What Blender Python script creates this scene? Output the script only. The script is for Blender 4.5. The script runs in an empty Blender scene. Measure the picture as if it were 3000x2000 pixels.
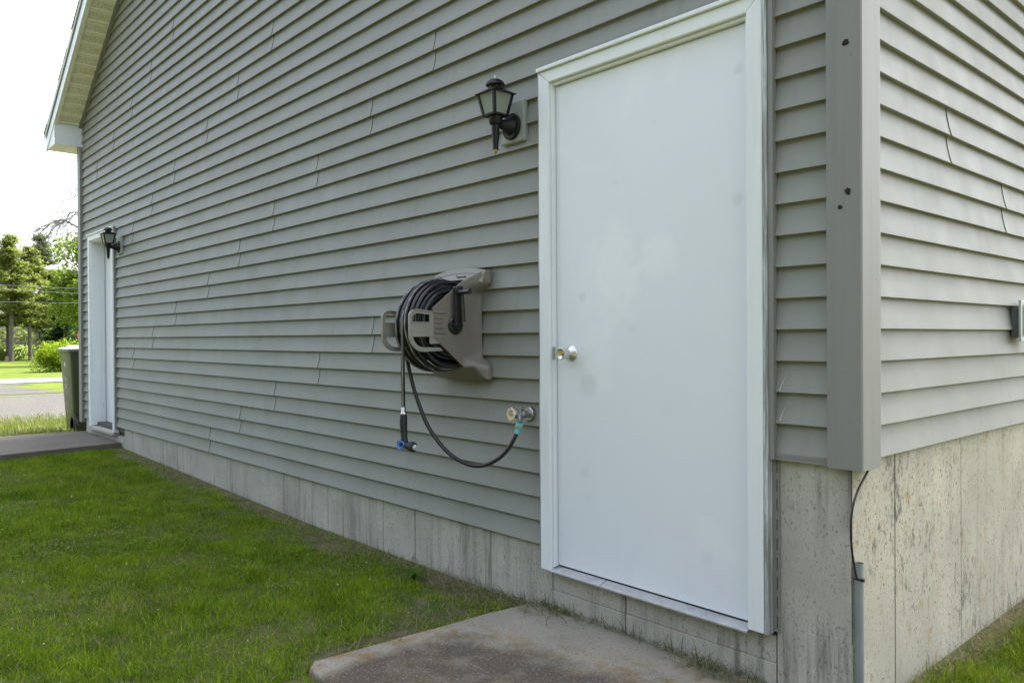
import bpy, bmesh, math, random
import numpy as np
from mathutils import Vector, Matrix

random.seed(7)
rng = np.random.default_rng(11)
R = math.radians
scn = bpy.context.scene
COL = scn.collection

# ------------------------------------------------------------------ camera
FPX = 2302.13
CAM = np.array([1.0757, -2.3482, 0.8955])
YAW, PITCH, ROLL = R(-48.1898), R(-0.3075), R(-0.3308)
_fw = np.array([math.sin(YAW) * math.cos(PITCH), math.cos(YAW) * math.cos(PITCH), math.sin(PITCH)])
_rt = np.array([math.cos(YAW), -math.sin(YAW), 0.0])
_up = np.cross(_rt, _fw)
_r2 = _rt * math.cos(ROLL) + _up * math.sin(ROLL)
_u2 = -_rt * math.sin(ROLL) + _up * math.cos(ROLL)
cd = bpy.data.cameras.new('camera')
cam = bpy.data.objects.new('camera', cd)
COL.objects.link(cam)
M = Matrix(((_r2[0], _u2[0], -_fw[0], CAM[0]), (_r2[1], _u2[1], -_fw[1], CAM[1]),
            (_r2[2], _u2[2], -_fw[2], CAM[2]), (0, 0, 0, 1)))
cam.matrix_world = M
cd.sensor_fit = 'HORIZONTAL'
cd.sensor_width = 36.0
cd.lens = FPX / 3000 * 36.0
cd.clip_start = 0.05
cd.clip_end = 3000
scn.camera = cam

# ------------------------------------------------------------------ light
SUN_EL, SUN_AZ = R(56), R(-8)          # azimuth measured from +Y towards +X
world = bpy.data.worlds.new('World')
scn.world = world
world.use_nodes = True
wn = world.node_tree
bg = wn.nodes['Background']
sky = wn.nodes.new('ShaderNodeTexSky')
sky.sky_type = 'NISHITA'
sky.sun_disc = False
sky.sun_elevation = SUN_EL
sky.sun_rotation = SUN_AZ
sky.air_density = 1.0
sky.dust_density = 6.0
sky.ozone_density = 1.0
hs = wn.nodes.new('ShaderNodeHueSaturation')          # thin milky haze: the whole sky is paler than clear blue
hs.inputs['Saturation'].default_value = 0.58
wn.links.new(sky.outputs[0], hs.inputs['Color'])
wn.links.new(hs.outputs[0], bg.inputs[0])
bg.inputs[1].default_value = 0.15
sl = bpy.data.lights.new('sun', 'SUN')
sl.energy = 2.2
sl.angle = R(2.0)
sl.color = (1.0, 0.95, 0.87)
sun = bpy.data.objects.new('sun', sl)
COL.objects.link(sun)
sdir = Vector((math.sin(SUN_AZ) * math.cos(SUN_EL), math.cos(SUN_AZ) * math.cos(SUN_EL), math.sin(SUN_EL)))
sun.rotation_euler = sdir.to_track_quat('Z', 'Y').to_euler()
sun.location = (0, 20, 30)
scn.view_settings.view_transform = 'Standard'
scn.view_settings.look = 'None'
scn.view_settings.gamma = 1.0
scn.view_settings.use_curve_mapping = False
scn.view_settings.exposure = 2.3
scn.cycles.max_bounces = 6
scn.cycles.diffuse_bounces = 3
scn.cycles.glossy_bounces = 3
scn.cycles.transmission_bounces = 5

# ------------------------------------------------------------------ helpers
def ray(u, v):
    return (u - 1500) / FPX * _r2 - (v - 1000) / FPX * _u2 + _fw
def onY(u, v, y=0.0):
    d = ray(u, v); return CAM + d * ((y - CAM[1]) / d[1])
def onX(u, v, x=0.0):
    d = ray(u, v); return CAM + d * ((x - CAM[0]) / d[0])
def atD(u, v, D):
    return CAM + ray(u, v) * D
def proj(p):
    q = np.asarray(p) - CAM
    w = q @ _fw
    return 1500 + FPX * (q @ _r2) / w, 1000 - FPX * (q @ _u2) / w, w

KN = [(-600, -2.3), (-200, -1.9), (-102, -1.7), (-57, -1.42), (-45, -1.3), (-25, -.75), (-14, -.33),
      (-10, -.23), (-7.5, -.205), (-3.5, -.285), (0, -.29), (300, -.3)]
KX = [k[0] for k in KN]; KZ = [k[1] for k in KN]
def gz(x):
    return np.interp(x, KX, KZ)

def tag(o, label=None, cat=None, group=None, kind=None):
    if label: o['label'] = label
    if cat: o['category'] = cat
    if group: o['group'] = group
    if kind: o['kind'] = kind
    return o
def empty(name, loc=(0, 0, 0), rz=0.0, parent=None):
    o = bpy.data.objects.new(name, None)
    COL.objects.link(o)
    o.location = loc
    o.rotation_euler = (0, 0, rz)
    o.empty_display_size = 0.1
    if parent: o.parent = parent
    return o
def place(name, me, parent=None, mat=None):
    o = bpy.data.objects.new(name, me)
    COL.objects.link(o)
    if parent: o.parent = parent
    if mat: 
        me.materials.clear(); me.materials.append(mat)
    return o
def copy_tree(o, parent=None):
    c = o.copy(); COL.objects.link(c); c.parent = parent
    for ch in list(o.children): copy_tree(ch, c)
    return c

class MB:
    def __init__(s): s.v = []; s.f = []
    def add(s, vs, fs):
        n = len(s.v); s.v += [tuple(map(float, q)) for q in vs]; s.f += [tuple(i + n for i in f) for f in fs]; return s
    def box(s, x0, x1, y0, y1, z0, z1):
        return s.add([(x0,y0,z0),(x1,y0,z0),(x1,y1,z0),(x0,y1,z0),(x0,y0,z1),(x1,y0,z1),(x1,y1,z1),(x0,y1,z1)],
                     [(0,3,2,1),(4,5,6,7),(0,1,5,4),(1,2,6,5),(2,3,7,6),(3,0,4,7)])
    def hexa(s, b, t):
        return s.add(list(b) + list(t), [(0,3,2,1),(4,5,6,7),(0,1,5,4),(1,2,6,5),(2,3,7,6),(3,0,4,7)])
    def tube(s, pts, r, n=10, caps=True):
        pts = [Vector(p) for p in pts]
        m = len(pts)
        rr = r if hasattr(r, '__len__') else [r] * m
        t0 = (pts[1] - pts[0]).normalized()
        a = Vector((0, 0, 1)) if abs(t0.z) < .9 else Vector((1, 0, 0))
        nrm = t0.cross(a).normalized()
        vs = []; fs = []
        for i in range(m):
            t = ((pts[min(i + 1, m - 1)] - pts[max(i - 1, 0)])).normalized()
            nrm = (nrm - t * nrm.dot(t)).normalized()
            b = t.cross(nrm)
            for k in range(n):
                an = 2 * math.pi * k / n
                vs.append(pts[i] + (nrm * math.cos(an) + b * math.sin(an)) * rr[i])
        for i in range(m - 1):
            for k in range(n):
                k2 = (k + 1) % n
                fs.append((i*n+k, i*n+k2, (i+1)*n+k2, (i+1)*n+k))
        if caps:
            fs.append(tuple(range(n))[::-1]); fs.append(tuple(range((m-1)*n, m*n)))
        return s.add(vs, fs)
    def lathe(s, prof, origin=(0,0,0), axis=(0,0,1), n=24):
        """prof: list of (radius, height along axis)"""
        ax = Vector(axis).normalized()
        a = Vector((1,0,0)) if abs(ax.x) < .9 else Vector((0,1,0))
        e1 = ax.cross(a).normalized(); e2 = ax.cross(e1)
        o = Vector(origin); vs = []; fs = []
        for (r, h) in prof:
            for k in range(n):
                an = 2*math.pi*k/n
                vs.append(o + ax*h + (e1*math.cos(an) + e2*math.sin(an))*max(r, 1e-5))
        for i in range(len(prof)-1):
            for k in range(n):
                k2 = (k+1) % n
                fs.append((i*n+k, i*n+k2, (i+1)*n+k2, (i+1)*n+k))
        fs.append(tuple(range(n))[::-1]); fs.append(tuple(range((len(prof)-1)*n, len(prof)*n)))
        return s.add(vs, fs)
    def mesh(s, name, smooth=None):
        me = bpy.data.meshes.new(name)
        me.from_pydata(s.v, [], s.f)
        bm = bmesh.new(); bm.from_mesh(me)
        bmesh.ops.recalc_face_normals(bm, faces=bm.faces)
        bm.to_mesh(me); bm.free()
        if smooth:
            me.polygons.foreach_set('use_smooth', [True]*len(me.polygons))
            me.set_sharp_from_angle(angle=R(smooth))
        me.update()
        return me
    def build(s, name, mat, parent=None, smooth=None, bevel=0, seg=2):
        o = place(name, s.mesh(name, smooth), parent, mat)
        if bevel:
            b = o.modifiers.new('bevel', 'BEVEL'); b.width = bevel; b.segments = seg; b.limit_method = 'ANGLE'; b.angle_limit = R(40)
        return o

# ------------------------------------------------------------------ material helpers
class NT:
    def __init__(s, name):
        s.m = bpy.data.materials.new(name); s.m.use_nodes = True
        s.t = s.m.node_tree; s.n = s.t.nodes; s.b = s.n['Principled BSDF']; s.out = s.n['Material Output']
        s.tc = s.n.new('ShaderNodeTexCoord')
    def link(s, a, b): s.t.links.new(a, b)
    def mapv(s, scale=(1,1,1), loc=(0,0,0), src=None):
        m = s.n.new('ShaderNodeMapping'); m.inputs['Scale'].default_value = scale; m.inputs['Location'].default_value = loc
        s.link(src or s.tc.outputs['Object'], m.inputs[0]); return m.outputs[0]
    def noise(s, scale=5, detail=4, rough=.55, vec=None, dist=0):
        n = s.n.new('ShaderNodeTexNoise'); n.inputs['Scale'].default_value = scale; n.inputs['Detail'].default_value = detail
        n.inputs['Roughness'].default_value = rough; n.inputs['Distortion'].default_value = dist
        s.link(vec if vec is not None else s.tc.outputs['Object'], n.inputs['Vector']); return n.outputs['Fac']
    def voro(s, scale=5, vec=None, feature='F1', out='Distance'):
        n = s.n.new('ShaderNodeTexVoronoi'); n.inputs['Scale'].default_value = scale; n.feature = feature
        s.link(vec if vec is not None else s.tc.outputs['Object'], n.inputs['Vector']); return n.outputs[out]
    def ramp(s, fac, a, b, va=0.0, vb=1.0):
        n = s.n.new('ShaderNodeMapRange'); n.clamp = True
        n.inputs['From Min'].default_value = a; n.inputs['From Max'].default_value = b
        n.inputs['To Min'].default_value = va; n.inputs['To Max'].default_value = vb
        s.link(fac, n.inputs['Value']); return n.outputs[0]
    def math(s, op, a, b=None):
        n = s.n.new('ShaderNodeMath'); n.operation = op
        for i, q in enumerate((a, b)):
            if q is None: continue
            if isinstance(q, (int, float)): n.inputs[i].default_value = q
            else: s.link(q, n.inputs[i])
        return n.outputs[0]
    def mix(s, fac, a, b, mode='MIX'):
        n = s.n.new('ShaderNodeMix'); n.data_type = 'RGBA'; n.blend_type = mode
        if isinstance(fac, (int, float)): n.inputs[0].default_value = fac
        else: s.link(fac, n.inputs[0])
        for i, q in ((6, a), (7, b)):
            if isinstance(q, tuple): n.inputs[i].default_value = (q + (1,))[:4]
            else: s.link(q, n.inputs[i])
        return n.outputs[2]
    def bump(s, h, strength=.3, dist=.01, prev=None):
        n = s.n.new('ShaderNodeBump'); n.inputs['Strength'].default_value = strength; n.inputs['Distance'].default_value = dist
        s.link(h, n.inputs['Height'])
        if prev is not None: s.link(prev, n.inputs['Normal'])
        s.link(n.outputs[0], s.b.inputs['Normal']); return n.outputs[0]
    def color(s, c):
        if isinstance(c, tuple): s.b.inputs['Base Color'].default_value = (c + (1,))[:4]
        else: s.link(c, s.b.inputs['Base Color'])
    def rough(s, r):
        if isinstance(r, (int, float)): s.b.inputs['Roughness'].default_value = r
        else: s.link(r, s.b.inputs['Roughness'])
    def spec(s, v): s.b.inputs['Specular IOR Level'].default_value = v
    def rnd(s):
        return s.n.new('ShaderNodeObjectInfo').outputs['Random']
    def sep(s, vec=None):
        n = s.n.new('ShaderNodeSeparateXYZ'); s.link(vec if vec is not None else s.tc.outputs['Object'], n.inputs[0]); return n.outputs

def simple(name, col, rough=.5, metal=0, var=.12, scale=8, bump=0, spec=.5):
    t = NT(name)
    n = t.noise(scale, 5)
    t.color(t.mix(t.ramp(n, .3, .7), tuple(c*(1-var) for c in col), tuple(min(1, c*(1+var)) for c in col)))
    t.rough(t.ramp(t.noise(scale*2, 3), .3, .7, max(0, rough-.07), rough+.07))
    t.b.inputs['Metallic'].default_value = metal
    t.spec(spec)
    if bump: t.bump(t.noise(scale*30, 3), bump, .002)
    return t.m

def siding_mat():
    t = NT('vinyl_siding')
    base = (.243, .253, .226)
    c = t.mix(t.ramp(t.rnd(), 0, 1), tuple(v*.965 for v in base), tuple(v*1.035 for v in base))
    dirt = t.ramp(t.noise(1.3, 5, .6), .42, .75)
    c = t.mix(t.math('MULTIPLY', dirt, .34), c, (.17, .168, .14))
    st = t.ramp(t.noise(1, 4, .65, t.mapv((16, 16, 1.6))), .55, .8)
    c = t.mix(t.math('MULTIPLY', st, .34), c, (.155, .15, .122))
    sp = t.ramp(t.noise(95, 2, .5), .77, .82)
    spm = t.ramp(t.noise(2.1, 2), .48, .62)
    c = t.mix(t.math('MULTIPLY', t.math('MULTIPLY', sp, spm), .75), c, (.06, .055, .045))
    t.color(c)
    t.rough(t.ramp(t.noise(6, 3), .3, .7, .50, .62))
    t.spec(.35)
    g = t.noise(1, 5, .6, t.mapv((7, 7, 420)))
    b1 = t.bump(g, .14, .002)
    t.bump(t.noise(2.2, 2, .5, t.mapv((1, 1, 2.2))), .018, .010, b1)
    return t.m

def trim_mat():
    t = NT('vinyl_trim')
    base = (.222, .226, .210)
    d = t.ramp(t.noise(1, 5, .6, t.mapv((30, 30, 1.4))), .45, .75)
    c = t.mix(t.math('MULTIPLY', d, .3), base, (.145, .145, .125))
    sp = t.ramp(t.noise(80, 2, .5, t.mapv((1, 1, .35))), .72, .78)
    c = t.mix(t.math('MULTIPLY', sp, .45), c, (.07, .065, .055))
    t.color(c); t.rough(.5); t.spec(.4)
    t.bump(t.noise(1, 4, .6, t.mapv((330, 330, 5))), .14, .002)
    return t.m

def paint_mat(name, base=(.74, .775, .81), streak=.5):
    t = NT(name)
    n = t.ramp(t.noise(1.6, 4, .5), .35, .7)
    c = t.mix(t.math('MULTIPLY', n, .5), base, tuple(v*.955 for v in base))
    patch = t.ramp(t.noise(2.4, 3, .5, t.mapv((1, 1, .8), (4.1, 0, 2.2)), 1.2), .60, .66)
    c = t.mix(t.math('MULTIPLY', patch, .30), c, (.80, .84, .86))
    x, y, z = t.sep()
    wv = t.math('MULTIPLY', t.math('SUBTRACT', t.noise(5.5, 6, .68, None, .8), .5), 5.0)
    for (px, pz, rx, rz_, k) in ((-.95, 1.14, .10, .20, .75), (-.74, 1.19, .075, .09, .65), (-1.06, .98, .10, .26, .45)):   # filled and repainted spots
        dx = t.math('POWER', t.math('ABSOLUTE', t.math('DIVIDE', t.math('ADD', x, -px), rx)), 2.0)
        dz = t.math('POWER', t.math('ABSOLUTE', t.math('DIVIDE', t.math('ADD', z, -pz), rz_)), 2.0)
        f = t.ramp(t.math('ADD', t.math('ADD', dx, dz), wv), .2, 1.6, 1, 0)
        c = t.mix(t.math('MULTIPLY', f, k*.62), c, (.86, .885, .89))
    for (px, pz, r_) in ((-1.13, 1.06, .022), (-.405, 1.36, .024), (-.40, 1.80, .02), (-1.10, .70, .05)):      # dull filler dots and hand smudge
        dx = t.math('POWER', t.math('ABSOLUTE', t.math('DIVIDE', t.math('ADD', x, -px), r_)), 2.0)
        dz = t.math('POWER', t.math('ABSOLUTE', t.math('DIVIDE', t.math('ADD', z, -pz), r_)), 2.0)
        c = t.mix(t.ramp(t.math('ADD', dx, dz), .3, 1.3, .40, 0), c, (.55, .59, .60))
    sm = t.ramp(t.noise(5, 2, .5), .68, .80)
    c = t.mix(t.math('MULTIPLY', sm, .5), c, (.60, .64, .65))
    sp = t.ramp(t.noise(70, 2, .5), .79, .83)
    c = t.mix(t.math('MULTIPLY', sp, .5), c, (.40, .41, .38))
    t.color(c)
    t.rough(t.ramp(t.noise(3, 3), .3, .7, .34, .5))
    b1 = t.bump(t.noise(1, 4, .6, t.mapv((130, 130, 3))), .07*streak*2, .002)
    t.bump(t.noise(2.2, 2), .06, .02, b1)
    return t.m

def worn_paint():
    t = NT('worn_white_trim_paint')
    base = (.74, .78, .79)
    n = t.ramp(t.noise(1, 5, .65, t.mapv((26, 26, 2.2))), .5, .72)
    c = t.mix(t.math('MULTIPLY', n, .35), base, (.60, .63, .62))
    w = t.ramp(t.noise(1, 6, .7, t.mapv((70, 70, 5))), .655, .70)
    m = t.ramp(t.noise(1.7, 3), .52, .6)
    c = t.mix(t.math('MULTIPLY', t.math('MULTIPLY', w, m), .8), c, (.25, .23, .19))
    t.color(c); t.rough(.5)
    t.bump(t.noise(1, 5, .65, t.mapv((160, 160, 6))), .22, .003)
    return t.m

def smear_paint():
    # grey vinyl channel smeared with white paint
    t = NT('paint_smeared_channel')
    z = t.sep()[2]
    w = t.ramp(t.noise(1, 5, .7, t.mapv((55, 55, 2.6))), .44, .60)
    m = t.ramp(t.noise(.9, 3, .5, t.mapv((.4, .4, 1.6), (0, 0, 3.3))), .38, .56)
    f = t.math('MULTIPLY', w, m)
    t.color(t.mix(f, (.222, .226, .210), (.66, .71, .75)))
    t.rough(.5)
    t.bump(w, .2, .002)
    return t.m

def concrete_mat(name, base, rust=False, dark=.5, pits=1.0):
    t = NT(name)
    c = t.mix(t.ramp(t.noise(2.3, 6, .6), .3, .7), tuple(v*.78 for v in base), tuple(v*1.12 for v in base))
    st = t.math('MULTIPLY', t.ramp(t.noise(1, 6, .7, t.mapv((11, 11, .9))), .47, .74), t.ramp(t.noise(2.7, 3), .40, .62))
    c = t.mix(t.math('MULTIPLY', st, .75*dark), c, tuple(v*.50 for v in base))
    z = t.sep()[2]
    # damp soil splash band and run marks below the siding
    run = t.math('MULTIPLY', t.ramp(t.noise(1, 5, .7, t.mapv((19, 19, 1.1))), .5, .68), t.ramp(t.noise(1.3, 2), .42, .6))
    c = t.mix(t.math('MULTIPLY', run, .95*dark), c, (.11, .105, .085))
    gr = t.noise(160, 3, .6)
    c = t.mix(t.math('MULTIPLY', t.ramp(gr, .35, .7), .30), c, tuple(v*.62 for v in base))
    if rust:
        rs = t.math('MULTIPLY', t.ramp(t.noise(30, 5, .68, t.mapv((1, 1, .55))), .57, .66), t.ramp(t.noise(2.6, 3), .36, .54))
        c = t.mix(t.math('MULTIPLY', rs, .8), c, (.33, .225, .095))
        cl = t.ramp(t.noise(3.3, 5, .6), .55, .75)
        c = t.mix(t.math('MULTIPLY', cl, .45), c, (.36, .33, .25))
        bl = t.math('MULTIPLY', t.ramp(t.noise(22, 6, .8, t.mapv((1, 1, .42), (0, 3.3, 1))), .53, .64), t.ramp(t.noise(2.2, 3, .6, t.mapv((1, 1, .7), (0, 1.2, .4))), .47, .60))
        c = t.mix(t.math('MULTIPLY', bl, .85), c, (.075, .075, .062))
    pt = t.ramp(t.noise(125, 3, .6, t.mapv((1, 1, .62), (3, 1, 0))), .60, .67)
    pm = t.ramp(t.noise(1.9, 3), .28, .50)
    p = t.math('MULTIPLY', pt, pm)
    c = t.mix(t.math('MULTIPLY', p, .75*pits), c, (.07, .07, .062))
    t.color(c); t.rough(.92); t.spec(.25)
    h = t.math('SUBTRACT', t.math('MULTIPLY', gr, .4), t.math('MULTIPLY', p, 1.3))
    b1 = t.bump(h, .5, .004)
    t.bump(t.noise(7, 4), .25, .012, b1)
    return t.m

def pad_mat():
    t = NT('weathered_pad_concrete')
    x, y, z = t.sep()
    base = (.270, .248, .200)
    c = t.mix(t.ramp(t.noise(3, 6, .6), .3, .7), tuple(v*.82 for v in base), tuple(v*1.10 for v in base))
    # centre stain: grows with distance from the wall edge and the left edge
    n1 = t.math('MULTIPLY', t.math('SUBTRACT', t.noise(3.6, 8, .72), .5), .55)
    ln = t.math('ADD', t.math('MULTIPLY', x, -.29), y)              # lighter band parallel to the wall
    s1 = t.ramp(t.math('ADD', t.math('MULTIPLY', ln, -1.0), n1), .02, .20)
    s2 = t.ramp(t.math('ADD', t.math('MULTIPLY', t.math('ADD', x, 1.47), 1.0), t.math('MULTIPLY', n1, .35)), .05, .13)
    s = t.math('MULTIPLY', s1, s2)
    rim = t.ramp(t.math('ADD', t.math('MULTIPLY', ln, -1.0), n1), -.14, .06)
    ru = t.math('MULTIPLY', rim, t.ramp(t.noise(11, 6, .75), .44, .62))
    c = t.mix(t.math('MULTIPLY', ru, .85), c, (.205, .130, .052))
    s = t.math('MULTIPLY', s, t.ramp(t.noise(7, 6, .75), .30, .52, .45, 1.0))
    c = t.mix(t.math('MULTIPLY', s, .92), c, (.078, .066, .049))
    ru2 = t.math('MULTIPLY', t.ramp(t.noise(24, 4, .65), .60, .68), t.ramp(t.noise(2, 3), .4, .6))
    c = t.mix(t.math('MULTIPLY', ru2, .5), c, (.22, .14, .055))
    ag = t.ramp(t.noise(95, 4, .75), .56, .70)
    c = t.mix(t.math('MULTIPLY', ag, .8), c, (.34, .325, .295))
    pt = t.ramp(t.noise(95, 3, .65, t.mapv((1, 1, 1), (5, 5, 0))), .60, .68)
    c = t.mix(t.math('MULTIPLY', pt, .75), c, (.06, .055, .048))
    t.color(c); t.rough(.95); t.spec(.2)
    b1 = t.bump(t.noise(150, 4, .7), .45, .004)
    t.bump(t.noise(9, 4), .3, .01, b1)
    return t.m

def ground_mat():
    t = NT('lawn_soil')
    x, y, z = t.sep()
    n = t.noise(1.1, 6, .6)
    near = t.mix(t.ramp(t.noise(9, 5, .65), .35, .65), (.150, .118, .076), (.055, .085, .018))
    far = t.mix(t.ramp(n, .35, .65), (.055, .090, .010), (.092, .122, .015))
    stripe = t.ramp(t.noise(1, 4, .6, t.mapv((.5, .05, 1))), .4, .65)
    far = t.mix(t.math('MULTIPLY', stripe, .35), far, (.11, .135, .02))
    f = t.ramp(x, -18, -9.5, 1, 0)
    t.color(t.mix(f, near, far)); t.rough(1.0); t.spec(.1)
    t.bump(t.noise(30, 5, .7), .6, .02)
    return t.m

def gravel_mat():
    t = NT('grey_gravel')
    c = t.mix(t.ramp(t.noise(22, 5, .75), .35, .68), (.048, .048, .046), (.135, .134, .130))
    c = t.mix(t.math('MULTIPLY', t.ramp(t.noise(.9, 4), .5, .68), .5), c, (.12, .105, .075))
    t.color(c); t.rough(1.0); t.spec(.0)
    t.bump(t.noise(26, 4, .7), .6, .02)
    return t.m

def leaf_mat(name, attr=True, col=(.06, .11, .02), trans=.35, rough=.45):
    t = NT(name)
    if attr:
        a = t.n.new('ShaderNodeAttribute'); a.attribute_name = 'col'; c = a.outputs['Color']
    else:
        c = t.mix(t.noise(.7, 3), tuple(v*.8 for v in col), tuple(v*1.25 for v in col))
    t.color(c); t.rough(rough); t.spec(.06)
    tr = t.n.new('ShaderNodeBsdfTranslucent')
    mixc = t.mix(.55, c, (.35, .45, .06), 'MIX') if False else c
    t.link(mixc, tr.inputs['Color'])
    ms = t.n.new('ShaderNodeMixShader'); ms.inputs[0].default_value = trans
    t.link(t.b.outputs[0], ms.inputs[1]); t.link(tr.outputs[0], ms.inputs[2])
    t.link(ms.outputs[0], t.out.inputs['Surface'])
    return t.m

def bark_mat(name, col):
    t = NT(name)
    n = t.noise(1, 5, .65, t.mapv((12, 12, 2)))
    t.color(t.mix(t.ramp(n, .35, .65), tuple(v*.6 for v in col), tuple(v*1.25 for v in col)))
    t.rough(.95); t.bump(n, .6, .03)
    return t.m

def glass_mat():
    t = NT('lantern_glass')
    t.color((.62, .67, .58)); t.rough(.45)
    t.b.inputs['Transmission Weight'].default_value = .72
    t.b.inputs['IOR'].default_value = 1.25
    t.bump(t.noise(45, 3, .6), .25, .004)
    return t.m

MAT = {}
MAT['siding'] = siding_mat()
MAT['trim'] = trim_mat()
MAT['smear'] = smear_paint()
MAT['door'] = paint_mat('white_door_paint')
MAT['casing'] = worn_paint()
MAT['found'] = concrete_mat('foundation_concrete', (.465, .45, .39), pits=.6, dark=.85)
MAT['foundB'] = concrete_mat('rust_spotted_concrete', (.43, .41, .325), rust=True, dark=.35, pits=1.2)
MAT['pad'] = pad_mat()
MAT['pad_edge'] = concrete_mat('slab_concrete', (.150, .132, .108), dark=.6)
MAT['ground'] = ground_mat()
MAT['gravel'] = gravel_mat()
MAT['road'] = simple('worn_asphalt', (.085, .085, .09), .95, 0, .15, 1.5, .3)
MAT['line'] = simple('road_line_paint', (.38, .38, .37), .8)
MAT['sheath'] = simple('wall_sheathing', (.10, .095, .085), .9)
MAT['joint'] = simple('lap_shade_dark_joint', (.075, .073, .068), .9)  # dark tone paints gap shade at siding laps; also backs the foundation joints
MAT['soffit'] = simple('soffit_vinyl', (.72, .73, .57), .5, 0, .05)
MAT['fascia'] = simple('white_fascia_aluminium', (.72, .76, .78), .4, 0, .05, 3)
MAT['shingle'] = simple('asphalt_shingle', (.075, .07, .065), .95, 0, .35, 30, .5)
MAT['drip'] = simple('drip_edge_metal', (.36, .37, .27), .45)
MAT['alu'] = simple('threshold_aluminium', (.62, .62, .63), .42, .75, .12, 20)
MAT['steel'] = simple('satin_steel', (.70, .68, .64), .33, 1.0, .06, 30)
MAT['zinc'] = simple('dull_zinc', (.42, .42, .41), .38, .9, .15, 60, .1)
MAT['black'] = simple('black_lantern_metal', (.008, .008, .009), .42, 0, .2, 20, .06, .35)
MAT['brass'] = simple('aged_brass', (.55, .36, .12), .35, 1.0)
MAT['block'] = simple('mounting_block_vinyl', (.26, .30, .265), .5, 0, .06)
MAT['glass'] = glass_mat()
MAT['bulb'] = simple('frosted_bulb', (.7, .7, .68), .5)
MAT['reel'] = simple('taupe_reel_plastic', (.185, .167, .140), .42, 0, .08, 6, .05)
MAT['reel_light'] = simple('pale_taupe_reel_plastic', (.26, .25, .21), .45, 0, .06, 6, .05)
MAT['blackp'] = simple('black_plastic', (.013, .013, .014), .3, 0, .2, 12)
MAT['rubber'] = simple('black_grip_rubber', (.012, .012, .013), .6, 0, .2, 30, .1)
MAT['blue'] = simple('blue_plastic', (.02, .19, .62), .35)
MAT['teal'] = simple('teal_plastic', (.10, .42, .44), .4)
MAT['beige'] = simple('beige_wheel_paint', (.60, .53, .37), .5, 0, .15, 40, .2)
MAT['clear'] = simple('clear_nozzle_plastic', (.40, .41, .38), .3)
MAT['conduit'] = simple('grey_conduit_plastic', (.20, .225, .23), .45, 0, .15, 9)
MAT['cable'] = simple('black_cable_jacket', (.012, .012, .016), .4)
MAT['mud'] = simple('dark_mud', (.022, .017, .013), .95, 0, .4, 160, .8)
MAT['binbody'] = simple('olive_bin_plastic', (.032, .052, .018), .33, 0, .12, 5)
MAT['binlid'] = simple('grey_bin_lid_plastic', (.16, .165, .165), .28, 0, .1, 5)
MAT['tyre'] = simple('bin_tyre_rubber', (.035, .035, .038), .7)
MAT['white'] = simple('white_print', (.65, .68, .66), .6)
MAT['orange'] = simple('orange_plastic', (.80, .17, .03), .5)
MAT['panel'] = simple('grey_cover_panel', (.16, .18, .19), .4)
MAT['frame'] = simple('pale_grey_green_plastic', (.42, .47, .43), .45)
MAT['grass'] = leaf_mat('grass_blades', True, trans=.30, rough=.5)
MAT['leaf'] = leaf_mat('tree_leaves', True, trans=.58)
MAT['bark'] = bark_mat('grey_bark', (.11, .095, .082))
MAT['birch'] = bark_mat('pale_bark', (.42, .38, .33))
MAT['stump'] = bark_mat('cut_wood', (.32, .24, .16))
MAT['wire'] = simple('aluminium_wire', (.26, .27, .27), .5, .3)

def hose_mat():
    t = NT('black_rubber_hose')
    # fine spiral reinforcing rib and one pale dusty stripe along the hose
    n = t.noise(6, 4, .6)
    c = t.mix(t.ramp(n, .4, .7), (.011, .011, .013), (.022, .022, .023))
    d = t.ramp(t.noise(3.5, 4, .65), .56, .72)
    c = t.mix(t.math('MULTIPLY', d, .28), c, (.10, .10, .09))
    t.color(c); t.rough(t.ramp(n, .3, .7, .26, .42)); t.spec(.55)
    t.bump(t.noise(260, 2), .15, .001)
    return t.m
MAT['hose'] = hose_mat()
def stripe_mat():
    t = NT('hose_stripe')
    w = t.n.new('ShaderNodeTexWave'); w.inputs['Scale'].default_value = 90
    t.link(t.tc.outputs['Object'], w.inputs['Vector'])
    t.color(t.mix(t.ramp(w.outputs['Fac'], .35, .65), (.07, .07, .065), (.34, .34, .31))); t.rough(.5)
    return t.m
MAT['stripe'] = stripe_mat()

def soffit_mat():
    t = NT('vented_soffit_vinyl')
    v = t.voro(95, t.mapv((1, 1, 1)))
    uvx = t.n.new('ShaderNodeAttribute'); uvx.attribute_name = 'vent'
    m = t.math('MULTIPLY', t.ramp(v, .28, .36, 1, 0), uvx.outputs['Fac'])
    t.color(t.mix(t.math('MULTIPLY', m, .8), (.72, .73, .56), (.10, .10, .05))); t.rough(.5)
    return t.m
MAT['vsoffit'] = soffit_mat()

# ------------------------------------------------------------------ setting: terrain, drive, road
def sheet(name, mat, rows, dz):
    """rows: list of (x, y0, y1); strips between consecutive rows, following the terrain"""
    xs = []
    rows = sorted(rows)
    out = []
    for i in range(len(rows)-1):
        (xa, a0, a1), (xb, b0, b1) = rows[i], rows[i+1]
        out.append(rows[i])
        for k in KX:
            if xa < k < xb:
                f = (k-xa)/(xb-xa); out.append((k, a0+(b0-a0)*f, a1+(b1-a1)*f))
    out.append(rows[-1])
    m = MB()
    for i in range(len(out)-1):
        (xa, a0, a1), (xb, b0, b1) = out[i], out[i+1]
        m.add([(xa, a0, gz(xa)+dz), (xb, b0, gz(xb)+dz), (xb, b1, gz(xb)+dz), (xa, a1, gz(xa)+dz)], [(0, 1, 2, 3)])
    return tag(m.build(name, mat), kind='structure')

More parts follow.
